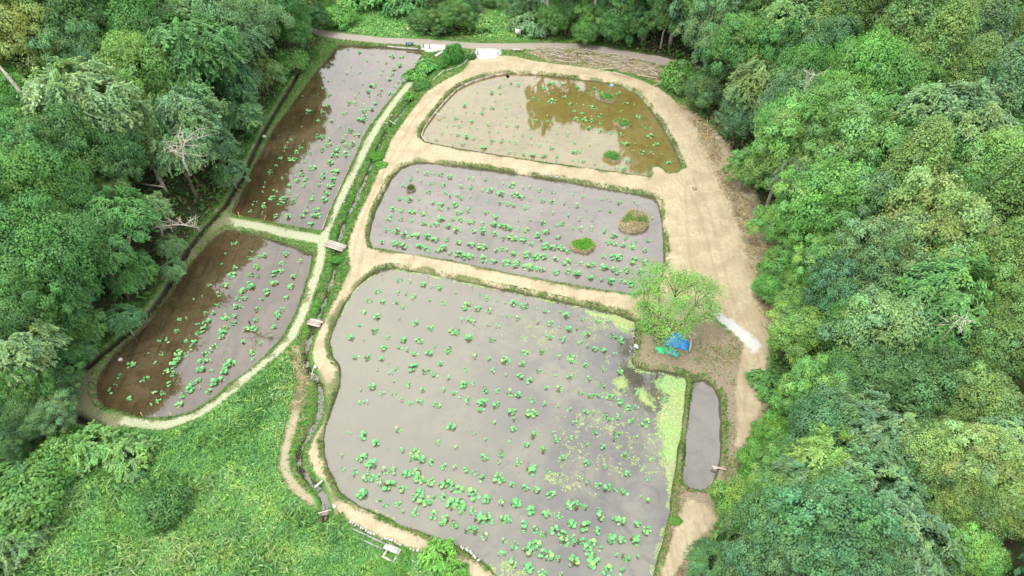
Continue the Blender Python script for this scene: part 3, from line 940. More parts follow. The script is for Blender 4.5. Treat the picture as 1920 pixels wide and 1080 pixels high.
trunk_i = 0
for i, (u, v, w, ty, ti) in enumerate(tree_list):
    x, y, z, r, hc, vss = solve_tree(u, v, w, ty)
    nm, cat, _f = KINDW[ty]
    side = 'left' if u < 640 else 'right' if u > 1262 else 'far'
    if ty == 'S':
        grp = 'shrubs round the valley'
    else:
        grp = {'left': 'trees of the left wood', 'right': 'trees of the right wood', 'far': 'trees beyond the road'}[side]
    gz = z - hc
    if i % 1 == 0 and ty != 'S' and float(sdf(np.array([x]), np.array([y]), VALLEY)[0]) > 0.5:
        print('IN VALLEY', u, v, w, ty, round(float(sdf(np.array([x]), np.array([y]), VALLEY)[0]), 1))
    e = empty(nm, (x, y, gz), final_labels[i], cat, grp, HUES.uniform(0, 6.28))
    cm = CROWNS[ty][(i * 5 + u) % len(CROWNS[ty])]
    co = link('crown', cm, e, (0, 0, hc))
    s = r * HUES.uniform(0.97, 1.06)
    vs = vss * HUES.uniform(0.93, 1.08)
    co.scale = (s * HUES.uniform(0.93, 1.07), s * HUES.uniform(0.93, 1.07), s * vs)
    b = TINTS[ti][0]
    h = HUES.uniform(0.88, 1.14)
    m_ = (0.105, 0.225, 0.085)
    kk_ = 0.68 if ti in ('cream', 'olive', 'rust', 'lime') else 0.36
    b = [1.24 * (b[q] * (1 - kk_) + m_[q] * kk_) for q in range(3)]
    co.color = (b[0] * h * HUES.uniform(0.92, 1.1), b[1] * h, b[2] * h * HUES.uniform(0.9, 1.1), 1)
    tm = TRUNKS[(i + u) % 4]
    to = link('trunk', tm, e, (0, 0, 0))
    H = (hc + s * (0.9 if ty == 'C' else 0.3)) if ty != 'S' else s * 0.8
    wr = H * (0.62 if ty in 'BF' else 0.25 if ty == 'C' else 0.8)
    to.scale = (wr, wr, H)

# ------------------------------------------------------------------ woods outside and behind the listed trees: one mass
M_WOOD = foliage_mat('wood_leaves', False, (1, 1, 1), trans=0.2)


def fill_wood():
    rs = np.random.RandomState(77)
    pts = []
    have = [(o.location.x, o.location.y) for o in COL.objects if o.name.startswith(('broadleaf', 'conifer'))]
    have = np.array(have)
    cand = np.stack([rs.uniform(-135, 135, 9000), rs.uniform(-22, 185, 9000)], 1)
    va = sdf(cand[:, 0], cand[:, 1], VALLEY)
    me_ = np.maximum.reduce([sdf(cand[:, 0], cand[:, 1], q) for q in (MEADOW, LAWN1, LAWN2, WHITE4)])
    ok = (va < -4.5) & (me_ < -3)
    cand = cand[ok]
    kept = []
    for c in cand:
        if (np.hypot(*(have - c).T) < 4.6).any():
            continue
        if kept and (np.hypot(*(np.array(kept) - c).T) < 6.3).any():
            continue
        kept.append(c)
    arrs = [broad_crown(60 + k, 30, 0.9, (0.28, 0.40), 12, 8, 0.14, 0.10, -0.2) for k in range(3)]
    pal = [TINTS[q][0] for q in ('dark', 'teal', 'mid', 'mid', 'grey', 'olive', 'bright')]
    # one instancer-free mesh; crowns of the unseen woods are coarse
    V, Q, T, n = [], [], [], 0
    for c in kept:
        g = float(ground_z(*c))
        d2 = abs(c[0]) + abs(c[1] - 70)
        A = arrs[rs.randint(3)]
        r = rs.uniform(3.2, 4.6)
        a = rs.uniform(0, 6.28)
        ca, sa_ = math.cos(a), math.sin(a)
        v = A[0]
        v = np.stack([v[:, 0] * ca - v[:, 1] * sa_, v[:, 0] * sa_ + v[:, 1] * ca, v[:, 2]], 1) * r + [c[0], c[1], g + 2.0 + r * 0.9]
        V.append(v)
        Q.append(A[1] + n)
        T.append(A[2] * np.array(pal[rs.randint(len(pal))]))
        n += len(v)
    print('WOOD', len(kept), sum(len(q) for q in Q))
    me = mesh('woodland', np.concatenate(V), [np.concatenate(Q)], M_WOOD, {'tint': np.concatenate(T)})
    link('woodland', me, kind='stuff', label='further trees of the wood that read as one leafy mass', category='woodland')


fill_wood()
#@@PART3
# ------------------------------------------------------------------ lotus plants
def grp(ox, oy, sc, txt):
    out = []
    for it in txt.split():
        q = it.split(',')
        out.append((ox + float(q[0]) / sc, oy + float(q[1]) / sc, q[2] if len(q) > 2 else 'm'))
    return out


LOTUS = {}
LOTUS['large'] = grp(560, 500, 4, "595,180 755,95 830,110 935,132 1000,145,s 1052,155 1188,188,s 742,190 803,197,s 862,228 988,240 1083,268 530,250 630,260,L 723,275 780,298 1255,295,L 1345,308 1355,212,s 1415,235 1490,248,s 1545,262,s 1612,272 1660,282 1700,295 1427,328 1860,325 1790,315,s 590,375 750,383,s 875,425 990,458 1222,395,s 1275,395 1310,410 1420,430,s 1490,443,s 1580,365 1645,380 465,430 490,345,s 570,477 390,530 487,543,s 670,528 785,548 903,552,L 765,598 810,615,s 635,608 1028,590 1125,625 1155,485,L 1190,490 1280,532,L 1452,545 1885,425 432,665 515,678 620,688 880,645 975,650 668,733,s 580,770,s 742,768 690,790,s 860,755,L 952,780 1030,803 1115,825 1065,725 1250,770 1320,665 1420,680 1550,700,L 1700,640,L 1825,635 1680,725 1800,780 1455,775 1557,805,s 1660,822 1732,857 1860,897 1232,878,L 1312,872 553,900 465,925,s 618,948 715,948 828,885 930,920 1078,915 1168,935 1400,925 1490,930 1585,945 1650,960 1703,978,s 1755,1000 1835,1018 460,1018,s 505,1010,s 768,992,s 832,1020 913,1008 1035,1035,L 1213,978,s 1270,1000 1380,1018,L 1478,1028 725,850,s 350,300,s 1370,1060")
LOTUS['large'] += grp(440, 800, 3.857, "935,65 1018,115 1110,158,s 1200,165 1180,20 1180,45,s 835,45,s 1470,110 1600,145 1620,125,s 1810,215 1725,40,s 1565,5 1805,80,s 930,210,L 900,240 885,265 990,270,L 1020,285 865,325 1085,315 1145,315 1125,345,s 1165,345,s 1235,340,L 1230,315 1305,195,L 1275,225 1355,235 1425,255 1510,290 1590,290 1668,312 1738,330 1795,382 970,365,L 968,330,s 1035,365 1050,405 1120,425,L 1140,400 1215,450,L 1210,425 1310,350,L 1340,385,L 1290,350 1420,400,L 1500,420,L 1545,415,L 1590,450 1630,450,L 1730,490,L 1820,515,L 925,480,L 890,485,s 1040,540 1095,560 1178,560 1218,605,s 1300,625 1335,470,L 1310,505 1370,535,L 1350,510 1440,520 1510,510 1565,550,L 1560,580 1635,565,L 1635,600,L 1715,610 1440,640,L 1420,610 1510,675,L 1590,705 1770,660,L 1830,665,L 1685,745 1735,745 1810,790 1840,770 780,205,s 785,300,s 1305,590,s")
LOTUS['large'] += grp(900, 720, 3, "30,30 98,45 170,45 220,60 258,72 296,92 375,10 445,25 18,100 90,110,s 358,103 180,150 290,165,L 80,218,s 195,195,s 185,250 300,285 170,320,s 265,340 30,405 120,390 110,440,s 212,440 355,368 415,270,s 430,310 290,480,L 270,500 105,535,L 110,510 15,540 180,562 385,490 435,500,s 260,578 322,595 398,622,L 35,645,L 122,665 198,670,L 282,705,L 285,730 370,728,L 445,742 25,757,L 60,760,L 130,760,L 160,755 245,790 238,825,s 312,815,L 355,845 420,825 40,850,L 20,880 135,878 195,907 275,935,L 305,910,L 122,955 125,980 185,1000,L 268,1030,L 370,960,L 380,985 345,943,s 350,1065,L 378,1050 450,1065,s 440,980 510,678,L 545,680 592,690 512,785,L 595,800,L 605,825 665,710 680,740,L 665,825 465,840,L 475,880,L 518,850 530,890 568,880 625,905,L 610,935,L 685,930 638,1000,L 635,975 530,995,L 755,745 790,765,L 885,785 940,822,L 742,875,L 795,875 815,885 875,875,L 905,895,L 770,955,s 820,975 895,970,s 720,1055,L 805,1060 785,1075 700,1075,s 565,50 625,60 680,60 730,75 785,100 832,128,L 880,130,s 435,120,s 510,128,s 597,157 645,160,s 715,185 780,182 850,210 935,220,L 1060,95 1040,150,s 645,265 768,275 530,215,s 597,332 695,350 762,305 880,300,s 510,300,s 465,412 600,442 697,460 815,398 960,430,s 828,500 945,530 970,540,s 560,538,s 600,555,s 660,568 715,575 770,590 822,603 905,635,s 940,650,s 1000,80,s 690,5")
LOTUS['large'] += grp(960, 540, 4.908, "15,140 75,150 125,165 50,272 250,195,s 310,200 450,210,s 500,245 235,310,s 350,330 655,280 735,295,s 795,310 870,310,s 533,375,L 607,370,s 440,355,s 315,430,s 360,442 470,470 690,425,L 628,500 695,530,s 768,555 845,570 935,440 1015,480 945,605,s 120,585,L 275,585,s 435,625 548,650,L 98,695 680,705 845,745 240,765 535,810 408,790,s 698,825 1000,775 855,870,L 160,853 70,812 325,903 435,915,L 635,965 730,980 825,980,s 905,1005 1010,930 1160,970")
LOTUS['middle'] = grp(680, 300, 4.153, "420,80,s 500,100 545,105 608,112 680,130 760,128,s 820,145,s 857,145 375,145 450,162 538,175 320,195 630,195 770,203 842,210 955,150 1005,165,s 1095,180,s 1165,195,L 1245,212,s 1295,208,s 930,232 990,238 1078,260,L 1185,268,L 1235,285,L 1305,305,s 512,248 587,262,s 648,250 680,275 745,272 770,295 842,280,s 880,305,s 293,290 362,305,L 452,315 543,330 605,345,L 600,375 665,370 715,345,L 975,320,s 1065,332 1130,340 1178,352 1268,368 827,388 960,405 235,378,L 300,390,L 385,400,L 210,435 200,455 297,460 380,470 465,415,L 522,440 478,495,L 605,455,L 575,495,L 540,500 705,455 750,405 768,460,L 668,512,L 735,543,L 845,480,L 930,490 865,548,L 890,545 940,560,L 935,530 1030,440 1025,495,L 1080,512,L 1110,520,L 1150,530,L 1210,462,s 1030,570,L 1090,605 1165,605,L 1215,540 1275,545,L 1245,625,L 1250,600 1315,462,s 180,535 262,550,L 328,580,L 345,570 410,585,L 505,595,L 530,600,L 560,615,L 655,620 748,640,L 845,655,L 930,675,L 150,635 250,645,L 280,650 322,665,L 440,668,L 480,680 515,700 590,700,L 630,685,L 680,720 750,730,L 790,750,L 835,745,L 930,750 945,770,L 1045,700,L 1100,695,L 1175,728,L 1280,735,L 1020,785,L 1120,795,L 1190,808,L 1280,830,L 1318,650")
LOTUS['middle'] += grp(900, 270, 4, "450,345 552,355 700,370,s 770,390 545,430,L 475,420 632,440,s 670,465,s 735,458 545,510,s 462,508,s 668,530,s 795,485,s 898,490 975,500 915,410 950,405,s 985,418,s 1045,435 1155,430,s 1185,450,s 1290,555,s 745,555,s 840,570,s 935,580,s 475,590,L 570,608 615,598 495,655,L 700,632 755,630 835,632 930,650,L 430,680,L 410,740,L 450,720 585,695,L 490,765,L 545,770,L 610,780,L 660,800 1010,690,L 1095,705 1165,720,s 960,735 1005,745,L 1075,755,L 1145,765,L 1272,715 1240,795 925,840 1010,850,L 1045,850,L 1150,870,L 1240,885,L 440,840,L 480,845 570,855,L 650,885,L 755,890 835,900,L 930,920,L 390,920,L 430,930,L 470,940,L 490,950,L 575,960,L 660,955,L 735,970,L 835,1000,L 1025,945,L 1100,945,L 1205,955,L 915,1010 985,1030,L 1070,1030,L 1130,1045,L 410,850,L 350,820 360,840,s")
LOTUS['lower left'] = grp(170, 420, 2.842, "755,102 775,102 855,145 845,183 722,153,s 900,170 925,165 1038,160 1018,207,L 1115,195 768,232 695,212,s 883,228,L 853,268 888,278 755,270,L 980,262,L 1012,248,L 1078,278 632,322 720,325,L 975,312,L 840,315,L 860,330,L 810,350,L 800,365 1065,330,L 680,373 592,383,s 547,402,s 935,360,L 820,392 790,398 905,400 1040,390,L 672,430 770,437,L 805,435 655,472 612,475 883,452 715,495,L 762,488 760,525 1025,450 998,478,L 990,505 878,508 472,510 508,497,s 568,528 630,512,L 610,528 830,558,L 865,558,L 978,547,L 458,570 600,562,L 570,580 720,555,L 700,572,L 735,560 697,602 360,625 415,618 510,625,L 550,625,L 540,658 660,648,L 635,672 608,690,L 812,625 902,628 960,597,s 303,687,s 375,690 467,687,L 510,695 460,720,L 440,745,L 430,760 345,738 217,748,L 580,727,L 610,728,L 635,728,s 705,718,s 862,683 863,720 405,785,L 440,795,L 560,775 595,770,L 640,780 725,755,L 745,735,L 710,790 655,840,L 690,825,L 155,812 297,820 270,840 418,850,L 545,845,L 575,828 132,858,s 112,888 340,900 382,898 522,880,L 628,890,L 582,868,s 490,910 208,930 320,958,s 358,942 470,958,L 475,945,L")
LOTUS['upper left'] = grp(430, 220, 4.91, "815,30 940,30,L 1190,15,L 1230,25,L 1015,80 880,65,s 665,80,s 1110,118,L 1190,130,s 970,130,s 815,175 850,178 1075,165 1175,160,L 575,200 672,215,s 545,225,s 915,205 1045,212,L 910,250,L 1130,240,L 1100,275,L 1065,250 518,270 655,275 620,318,L 500,320,s 855,293 1005,275,L 985,308,L 1078,335,L 740,330 965,350,L 468,380 580,390,L 693,403 720,375,s 925,415,L 428,445 770,460,L 655,475 560,485,s 378,498 375,535,s 665,522 525,525,s 493,558,s 595,540,s 883,495 975,495,L 978,515 860,545 845,575 955,575,L 620,578,L 700,565,L 550,628,L 680,628 830,610 930,625,L 330,600,s 325,635,s 420,680 553,690 880,680,L 900,700,L 300,685,s 775,685,s 770,735 755,760,L 868,755,L 400,745,L 500,750,L 530,735,L 620,725 578,773 240,785,s 213,808,s 480,795,L 510,790 715,808,s 318,805 318,825 800,850,L 700,865,L 190,865 780,905,L 820,900,L 670,905,L 425,905,L 540,910 305,885,s 745,980,L 655,945,s 820,885")
LOTUS['upper left'] += grp(480, 0, 4, "690,370 775,390,L 870,400 1020,420,L 1090,425,L 830,450,L 915,455 975,470 1075,485,L 710,495,s 1035,520,L 780,540 680,545 950,525 940,555 1020,555 1090,575 995,595,L 1070,610 655,600 540,600 505,660 710,655 1045,645 800,625 875,640,L 770,685,s 845,685,L 940,670 1015,700,L 840,715 925,705 550,710 745,725 470,705,s 890,775,L 805,790 700,770 740,770 525,790,L 810,825 870,815 500,835 395,835,L 350,730,s 665,845,L 775,885,L 820,870,L 790,900,L")
LOTUS['top'] = grp(780, 130, 3.692, "655,95,L 710,105 580,120 735,70,s 755,145 617,65,s 525,160 580,165 430,155,s 478,155,s 545,215 658,232,s 617,238,s 337,250 400,250,s 465,262 525,265 620,270 715,250,s 758,188,s 812,200 855,210 850,85,s 935,98,L 960,98 880,130,L 1015,103,L 930,165 980,175,s 1120,130,L 1180,130,s 1235,135,L 1265,150 1285,165,L 1335,150,s 1400,165,L 1395,180,s 1050,140,s 1150,155,s 1190,165 1032,195,L 1085,200,s 935,220,L 970,225 1065,238,L 1115,238,s 1155,250,s 1200,250 1225,265 1255,268,s 1455,195,s 1437,237,s 1465,237 1515,243,s 1420,290 1095,292 1150,305,L 1215,320,s 1278,318,L 1110,343,L 1170,350,L 1218,358 1280,368 1200,405,L 1542,330,L 1480,330,s 1275,428 1355,438 1425,448,L 1565,392 1597,403 1618,460,L 1660,525 1640,575 1700,590,s 1750,648 1598,525,s 1450,515,L 1520,518,s 1565,572,L 1500,568,s 1470,635 1440,685 1390,685 1295,675,s 1243,650,s 1160,632 1180,640 1090,628 1130,628,s 1098,570,L 1145,575 1150,540,s 1205,520,s 1265,520,s 1105,505,s 1045,445 985,395,s 920,415,s 970,440,s 850,430,s 905,490,s 850,487,s 797,465 740,455,s 680,455,s 790,415,s 700,395 630,385 580,380,s 503,378 567,432 510,425,s 625,330,s 695,330,s 790,300 830,355 910,360 910,322,s 457,300 397,300,s 340,295,s 280,335 383,358 320,355,s 257,390 308,390 365,398,s 418,405,s 212,388,s 180,438 243,445 292,450 348,450 350,465 400,475 450,482,s 525,495 592,495 645,497 690,505 140,487 325,515 410,535,s 465,543,L 775,515,s 803,517,s 855,525 938,543 645,570 750,585 690,575,s 810,595,L 888,600,L 975,605 970,490,s 975,625,s 258,285,s 255,520,s")

KL = NT('lotus_leaf')
lc = KL.attr('tint', 'Color')
lb = KL.bsdf(lc, 0.5, 0.4)
ltr = KL.n('ShaderNodeBsdfTranslucent')
KL.put(ltr.inputs['Color'], lc)
lmx = KL.n('ShaderNodeMixShader')
lmx.inputs[0].default_value = 0.25
KL.t.links.new(lb.outputs[0], lmx.inputs[1])
KL.t.links.new(ltr.outputs[0], lmx.inputs[2])
M_LOTUS = KL.done(lmx.outputs[0])
M_STEM = plain_mat('lotus_stem', (0.10, 0.14, 0.05), 0.7, 0.2, 0.3, 8)


def disc(rs, r, n=10):
    """a round lotus leaf, slightly cupped with a wavy rim; the stalk joins at its middle"""
    a = np.arange(n) * 2 * math.pi / n
    w = 1 + rs.normal(0, 0.05, n)
    z = 0.10 * r + 0.07 * r * np.sin(2 * a + rs.uniform(0, 6)) + rs.normal(0, 0.02 * r, n)
    V = np.concatenate([[[0, 0, -0.05 * r]], np.stack([r * w * np.cos(a), r * w * np.sin(a), z], 1)])
    t = np.array([(0, 1 + k, 1 + (k + 1) % n) for k in range(n)])
    return V, t


def clump(seed, nl, spread, rl):
    """list of (V, tris, tint, stem foot) for one plant"""
    rs = np.random.RandomState(seed)
    leaves = []
    stretch = rs.uniform(0.6, 1.0)
    ang = rs.uniform(0, math.pi)
    for k in range(nl):
        a, rr = rs.uniform(0, 6.28), spread * math.sqrt(rs.uniform(0.0, 1))
        x, y = rr * math.cos(a), rr * math.sin(a) * stretch
        x, y = x * math.cos(ang) - y * math.sin(ang), x * math.sin(ang) + y * math.cos(ang)
        r = rl * rs.choice([0.5, 0.75, 1.0, 1.15, 1.35])
        z = 0.02 if rs.rand() < 0.3 else rs.uniform(0.1, 0.5) * (1 - 0.4 * rr / spread)
        V, t = disc(rs, r)
        tilt, ta = (0.0 if z < 0.05 else rs.uniform(0.05, 0.45)), rs.uniform(0, 6.28)
        if z < 0.05:
            V[:, 2] *= 0.25
        ct, st = math.cos(tilt), math.sin(tilt)
        V = np.stack([V[:, 0] * ct + V[:, 2] * st, V[:, 1], -V[:, 0] * st + V[:, 2] * ct], 1)
        V = np.stack([V[:, 0] * math.cos(ta) - V[:, 1] * math.sin(ta), V[:, 0] * math.sin(ta) + V[:, 1] * math.cos(ta), V[:, 2]], 1)
        V += [x, y, z + r * 0.1]
        V[:, 2] = np.maximum(V[:, 2], 0.012)
        q = rs.rand()
        if q < 0.12:
            c = np.array((0.27, 0.44, 0.14))
        elif q < 0.22:
            c = np.array((0.13, 0.07, 0.035)) if z > 0.05 else np.array((0.22, 0.40, 0.2))
        else:
            c = np.array((0.135, 0.385, 0.140)) * rs.uniform(0.8, 1.25)
        tint = np.broadcast_to(c, (len(V), 3)) * np.concatenate([[1.2], np.ones(len(V) - 1)])[:, None]
        leaves.append((V, t, tint, (x * 0.6, y * 0.6)))
    return leaves


SZ = {'s': (4, 0.24, 0.10), 'm': (9, 0.40, 0.125), 'L': (14, 0.55, 0.165)}
protos = {k: [clump(100 * j + ord(k[0]), n + (j % 3) - 1 if n > 5 else n, sp, rl) for j in range(7)] for k, (n, sp, rl) in SZ.items()}


def stems_mesh(lv):
    b = MB()
    for V, t, c, ft in lv:
        top = V[0]
        if top[2] > 0.05:
            b.tube([(ft[0], ft[1], -0.25), (*(0.5 * (top[:2] + np.array(ft))), top[2] * 0.55), top], [0.014, 0.012, 0.01], 4, cap=False)
    if not b.n:
        b.tube([(0, 0, -0.25), (0.02, 0, 0.0)], [0.012, 0.01], 4, cap=False)
    return b.mesh('stems', M_STEM)


def joined_mesh(lv):
    b = MB()
    for V, t, c, ft in lv:
        b.add(V, t=t, tint=c)
    return b.mesh('leaves', M_LOTUS, False)


p_st = {k: [stems_mesh(l) for l in v] for k, v in protos.items()}
p_jo = {k: [joined_mesh(l) for l in v] for k, v in protos.items()}
p_lf = {}
for k in ('m', 'L'):
    p_lf[k] = []
    for l in protos[k]:
        row = []
        for V, t, c, ft in l:
            o = V[0].copy()
            row.append((mesh('leaf', V - o, [t], M_LOTUS, {'tint': c}), o))
        p_lf[k].append(row)

PSC = {'large': 0.84, 'middle': 0.84, 'lower left': 0.74, 'upper left': 0.82, 'top': 0.78}
POLY = {'large': POND_LARGE, 'middle': POND_MIDDLE, 'lower left': POND_LOWER_LEFT, 'upper left': POND_UPPER_LEFT, 'top': POND_TOP}
plants = []
for pn, lst in LOTUS.items():
    own = []
    for (u, v, s) in lst:
        x, y, _ = P(u, v, 0.12)
        dmin = 0.42
        if any(abs(x - q[0]) < dmin and abs(y - q[1]) < dmin for q in own):
            continue
        if float(sdf(np.array([x]), np.array([y]), POLY[pn])[0]) < 0.35:
            continue
        own.append((x, y, s, u, v, pn))
    plants += own
print('LOTUS', len(plants))
RL = np.random.RandomState(4)
rec = []
for (x, y, s, u, v, pn) in plants:
    sc = PSC[pn] * RL.uniform(0.75, 1.22)
    rec.append(dict(x=x, y=y, s=s, u=u, v=v, pn=pn, sc=sc, px=SZ[s][1] * sc * 2 * F / depth(v) * (1 if s != 'm' else 1.0), a=RL.uniform(0, 6.28), k=RL.randint(7)))
rec.sort(key=lambda r: -r['px'])
TOP, REST = rec[:300], rec[300:]
# rows for the labels, nearest row first
SIZEW = {'s': 'small', 'm': 'medium', 'L': 'broad'}
ORDW = ['first', 'second', 'third', 'fourth', 'fifth', 'sixth', 'seventh', 'eighth', 'ninth', 'tenth', 'eleventh', 'twelfth', 'thirteenth', 'fourteenth', 'fifteenth', 'sixteenth', 'seventeenth', 'eighteenth', 'nineteenth', 'twentieth', 'last']
for pn in LOTUS:
    mine = sorted([r for r in TOP if r['pn'] == pn], key=lambda r: -r['v'])
    nrow = max(1, round(len(mine) / 12))
    for k in range(nrow):
        row = sorted(mine[k * len(mine) // nrow:(k + 1) * len(mine) // nrow], key=lambda r: r['u'])
        for j, r in enumerate(row):
            r['label'] = f"{SIZEW[r['s']]} lotus clump, {ORDW[min(j, 20)]} from left in row {ORDW[min(k, 20)]} from the front, {pn} pond"
for i, r in enumerate(TOP):
    e = empty('lotus_plant', (r['x'], r['y'], 0), r['label'], 'lotus plant', f"lotus plants in the {r['pn']} pond", r['a'])
    e.scale = (r['sc'],) * 3
    if r['v'] > 820 and r['s'] != 's' and i < 110:
        for me, o in p_lf[r['s']][r['k']]:
            link('leaf', me, e, o)
    else:
        link('leaves', p_jo[r['s']][r['k']], e, (0, 0, 0), kind='stuff')
    link('stems', p_st[r['s']][r['k']], e, (0, 0, 0), kind='stuff')
b = MB()
for r in REST:
    ca, sa_ = math.cos(r['a']), math.sin(r['a'])
    for V, t, c, ft in protos[r['s']][r['k']]:
        V2 = np.stack([V[:, 0] * ca - V[:, 1] * sa_, V[:, 0] * sa_ + V[:, 1] * ca, V[:, 2]], 1) * r['sc'] + [r['x'], r['y'], 0]
        b.add(V2, t=t, tint=c)
link('lotus_plants', b.mesh('lotus_plants', M_LOTUS), kind='stuff', label='smaller lotus clumps scattered in rows over the five ponds', category='lotus plants')

# ------------------------------------------------------------------ duckweed on the large pond
M_WEED = plain_mat('duckweed', (0.215, 0.315, 0.125), 0.8, 0.2, 0.22, 5.0, tint=True)


def duckweed():
    step = 0.075
    x0, x1, y0, y1 = POND_LARGE[:, 0].min(), POND_LARGE[:, 0].max(), POND_LARGE[:, 1].min(), POND_LARGE[:, 1].max()
    xx, yy = np.meshgrid(np.arange(x0, x1, step), np.arange(max(y0, 21), y1, step))
    X, Y = xx.ravel(), yy.ravel()
    ins = sdf(X, Y, POND_LARGE)
    keep = ins > -0.05
    X, Y, ins = X[keep], Y[keep], ins[keep]
    n = fbm(X / 1.1, Y / 1.1, 31, 4)
    nf = fbm(X / 0.28, Y / 0.28, 41, 3)
    dense = np.full(X.shape, -9.0)
    for pl in ([(1285,706),(1245,699),(1232,722),(1240,735),(1252,742),(1238,760),(1232,785),(1240,812),(1240,835),(1243,858),(1262,900),(1285,830),(1295,705)],
               [(1090,578),(1110,598),(1140,600),(1150,612),(1175,622),(1200,615),(1200,598),(1160,588)],
               [(1192,730),(1205,728),(1215,745),(1235,762),(1232,772),(1215,765),(1200,752)],
               [(1150,712),(1168,708),(1180,722),(1170,735),(1156,735)],
               [(1185,685),(1215,700),(1250,705),(1250,697),(1200,688)],
               [(1240,865),(1258,870),(1268,905),(1262,940),(1256,930)]):
        dense = np.maximum(dense, sdf(X, Y, PP(pl)))
    m = dense + (n - 0.5) * 1.6 + (nf - 0.5) * 0.7 + (hash2(X * 7.1, Y * 5.3, 2) - 0.5) * 0.5 > 0.0
    # loose patches
    for (u, v, w, h, th) in ((1075,835,34,60,.56),(1090,790,50,26,.60),(1125,800,55,28,.58),(1200,840,46,42,.55),(1160,770,50,34,.61),(1210,780,34,26,.58),(1043,898,24,12,.50),(1070,912,22,11,.50),(1055,638,60,22,.585),(1120,610,40,16,.55),(990,625,60,36,.62),(1185,800,60,50,.61),(1140,745,30,20,.59),(1110,862,30,20,.59),(1145,880,50,30,.64),(1105,632,40,12,.59),(1220,870,34,30,.60),(955,1078,34,26,.50),(1125,680,80,50,.66),(1115,925,30,14,.60),(1033,968,18,16,.56)):
        cx, cy, _ = P(u, v)
        ex, ey, _ = P(u + w, v)
        fx, fy, _ = P(u, v - h)
        rr = ((X - cx) / (ex - cx)) ** 2 + ((Y - cy) / (fy - cy)) ** 2
        m |= (rr < 1) & (0.45 * n + 0.55 * nf + 0.16 * (hash2(X * 3.7, Y * 9.1, 5) - 0.5) > th - 0.01 + 0.10 * rr) & (hash2(X * 11.3, Y * 6.1, 9) < 0.72)
    # thin scum along the shores
    m |= (ins < 0.35) & (n + 0.5 * nf > 0.72 + ins * 0.5) & ((X > 8) | (Y > 50) | (Y < 28))
    D = dense[m]
    X, Y = X[m], Y[m]
    k = len(X)
    rs = np.random.RandomState(3)
    h = step * 0.56
    j = rs.normal(0, step * 0.18, (k, 4, 2))
    cor = np.array([(-h, -h), (h, -h), (h, h), (-h, h)])
    V = np.zeros((k, 4, 3))
    cor = cor[None] * np.where(D > 0.25, 1.25, rs.uniform(0.5, 1.1, k))[:, None, None]
    V[:, :, :2] = np.stack([X, Y], 1)[:, None] + cor + j
    V[:, :, 2] = 0.008 + rs.uniform(0, 0.006, (k, 1))
    tn = np.stack([0.9 + 0.5 * fbm(X / 2, Y / 2, 61), 0.88 + 0.3 * fbm(X / 2, Y / 2, 62), 0.8 + 0.5 * fbm(X / 2, Y / 2, 63)], 1) * rs.uniform(0.85, 1.15, (k, 1))
    print('WEED', k)
    link('duckweed', mesh('duckweed', V.reshape(-1, 3), [np.arange(4 * k).reshape(k, 4)], M_WEED, {'tint': np.repeat(tn, 4, 0)}), kind='stuff', label='yellow green duckweed floating on the large pond', category='duckweed')


duckweed()

# ------------------------------------------------------------------ low vegetation
M_GRASS = foliage_mat('grass_blades', False, (1, 1, 1), trans=0.25, rough=0.8, spec=0.05, nscale=0.8)


def scatter(n, box, cond, seed, maxn=None):
    rs = np.random.RandomState(seed)
    x = rs.uniform(box[0], box[1], n)
    y = rs.uniform(box[2], box[3], n)
    f = fields(x, y)
    ok = cond(x, y, f, rs)
    x, y = x[ok], y[ok]
    f = {k: q[ok] for k, q in f.items()}
    z = terrain(x, y, f)
    return x, y, z, f, rs


def blades(name, pts, L, W, cols, lean, label, cat, up=0.2, lift=0.3, extra=None):
    """leaves or blades growing from the given points"""
    x, y, z, f, rs = pts
    m = len(x)
    Ls = L * rs.uniform(0.6, 1.4, m)
    Ws = W * rs.uniform(0.7, 1.3, m)
    a = rs.uniform(0, 6.28, m)
    td = np.stack([np.cos(a) * lean, np.sin(a) * lean, rs.uniform(0.3, 1, m)], 1)
    nn = np.stack([rs.normal(0, 0.6, m), rs.normal(0, 0.6, m), np.full(m, up + 0.5)], 1)
    c = np.stack([x, y, z + Ls * lift], 1)
    cols = np.array(cols)
    pick = fbm(x / 2.2, y / 2.2, 77, 3) * 0.5 + fbm(x / 7 + 3, y / 9, 78, 3) * 0.8 + rs.uniform(-0.33, 0.33, m)
    Ls = Ls * (0.75 + 0.6 * fbm(x / 1.4, y / 1.4, 79, 2)) * np.where(rs.rand(m) < 0.03, 1.9, 1.0)
    lo, hi = np.percentile(pick, 4), np.percentile(pick, 96)
    idx = np.clip(((pick - lo) / (hi - lo) * len(cols)).astype(int), 0, len(cols) - 1)
    t = cols[idx] * rs.uniform(0.75, 1.3, (m, 1))
    V, Q, T = leaf_quads(c, nn, td, Ls, Ws, t)
    print(name.upper(), m)
    link(name, mesh(name, V, [Q], M_GRASS, {'tint': T}), kind='stuff', label=label, category=cat)


vis = lambda x, y: np.abs(x) < (y * S45 + (CAM_H) * S45) * 0.76 + 2


def c_meadow(x, y, f, rs):
    pd = 0.25 + 0.75 * (y < 60)
    bare = (fbm(x / 1.6, y / 1.6, 91, 3) > 0.66) | ((fbm(x / 1.2, y / 1.2, 93, 3) > 0.58) & (((x + 19) / 6) ** 2 + ((y - 25) / 5) ** 2 < 1))
    return (f['meadow'] > 0.1) & (f['straw'] < 0) & (f['pale'] < 0.1) & (f['ditch'] < -0.5) & vis(x, y) & (rs.uniform(0, 1, len(x)) < pd) & ~(bare & (rs.rand(len(x)) < 0.8))


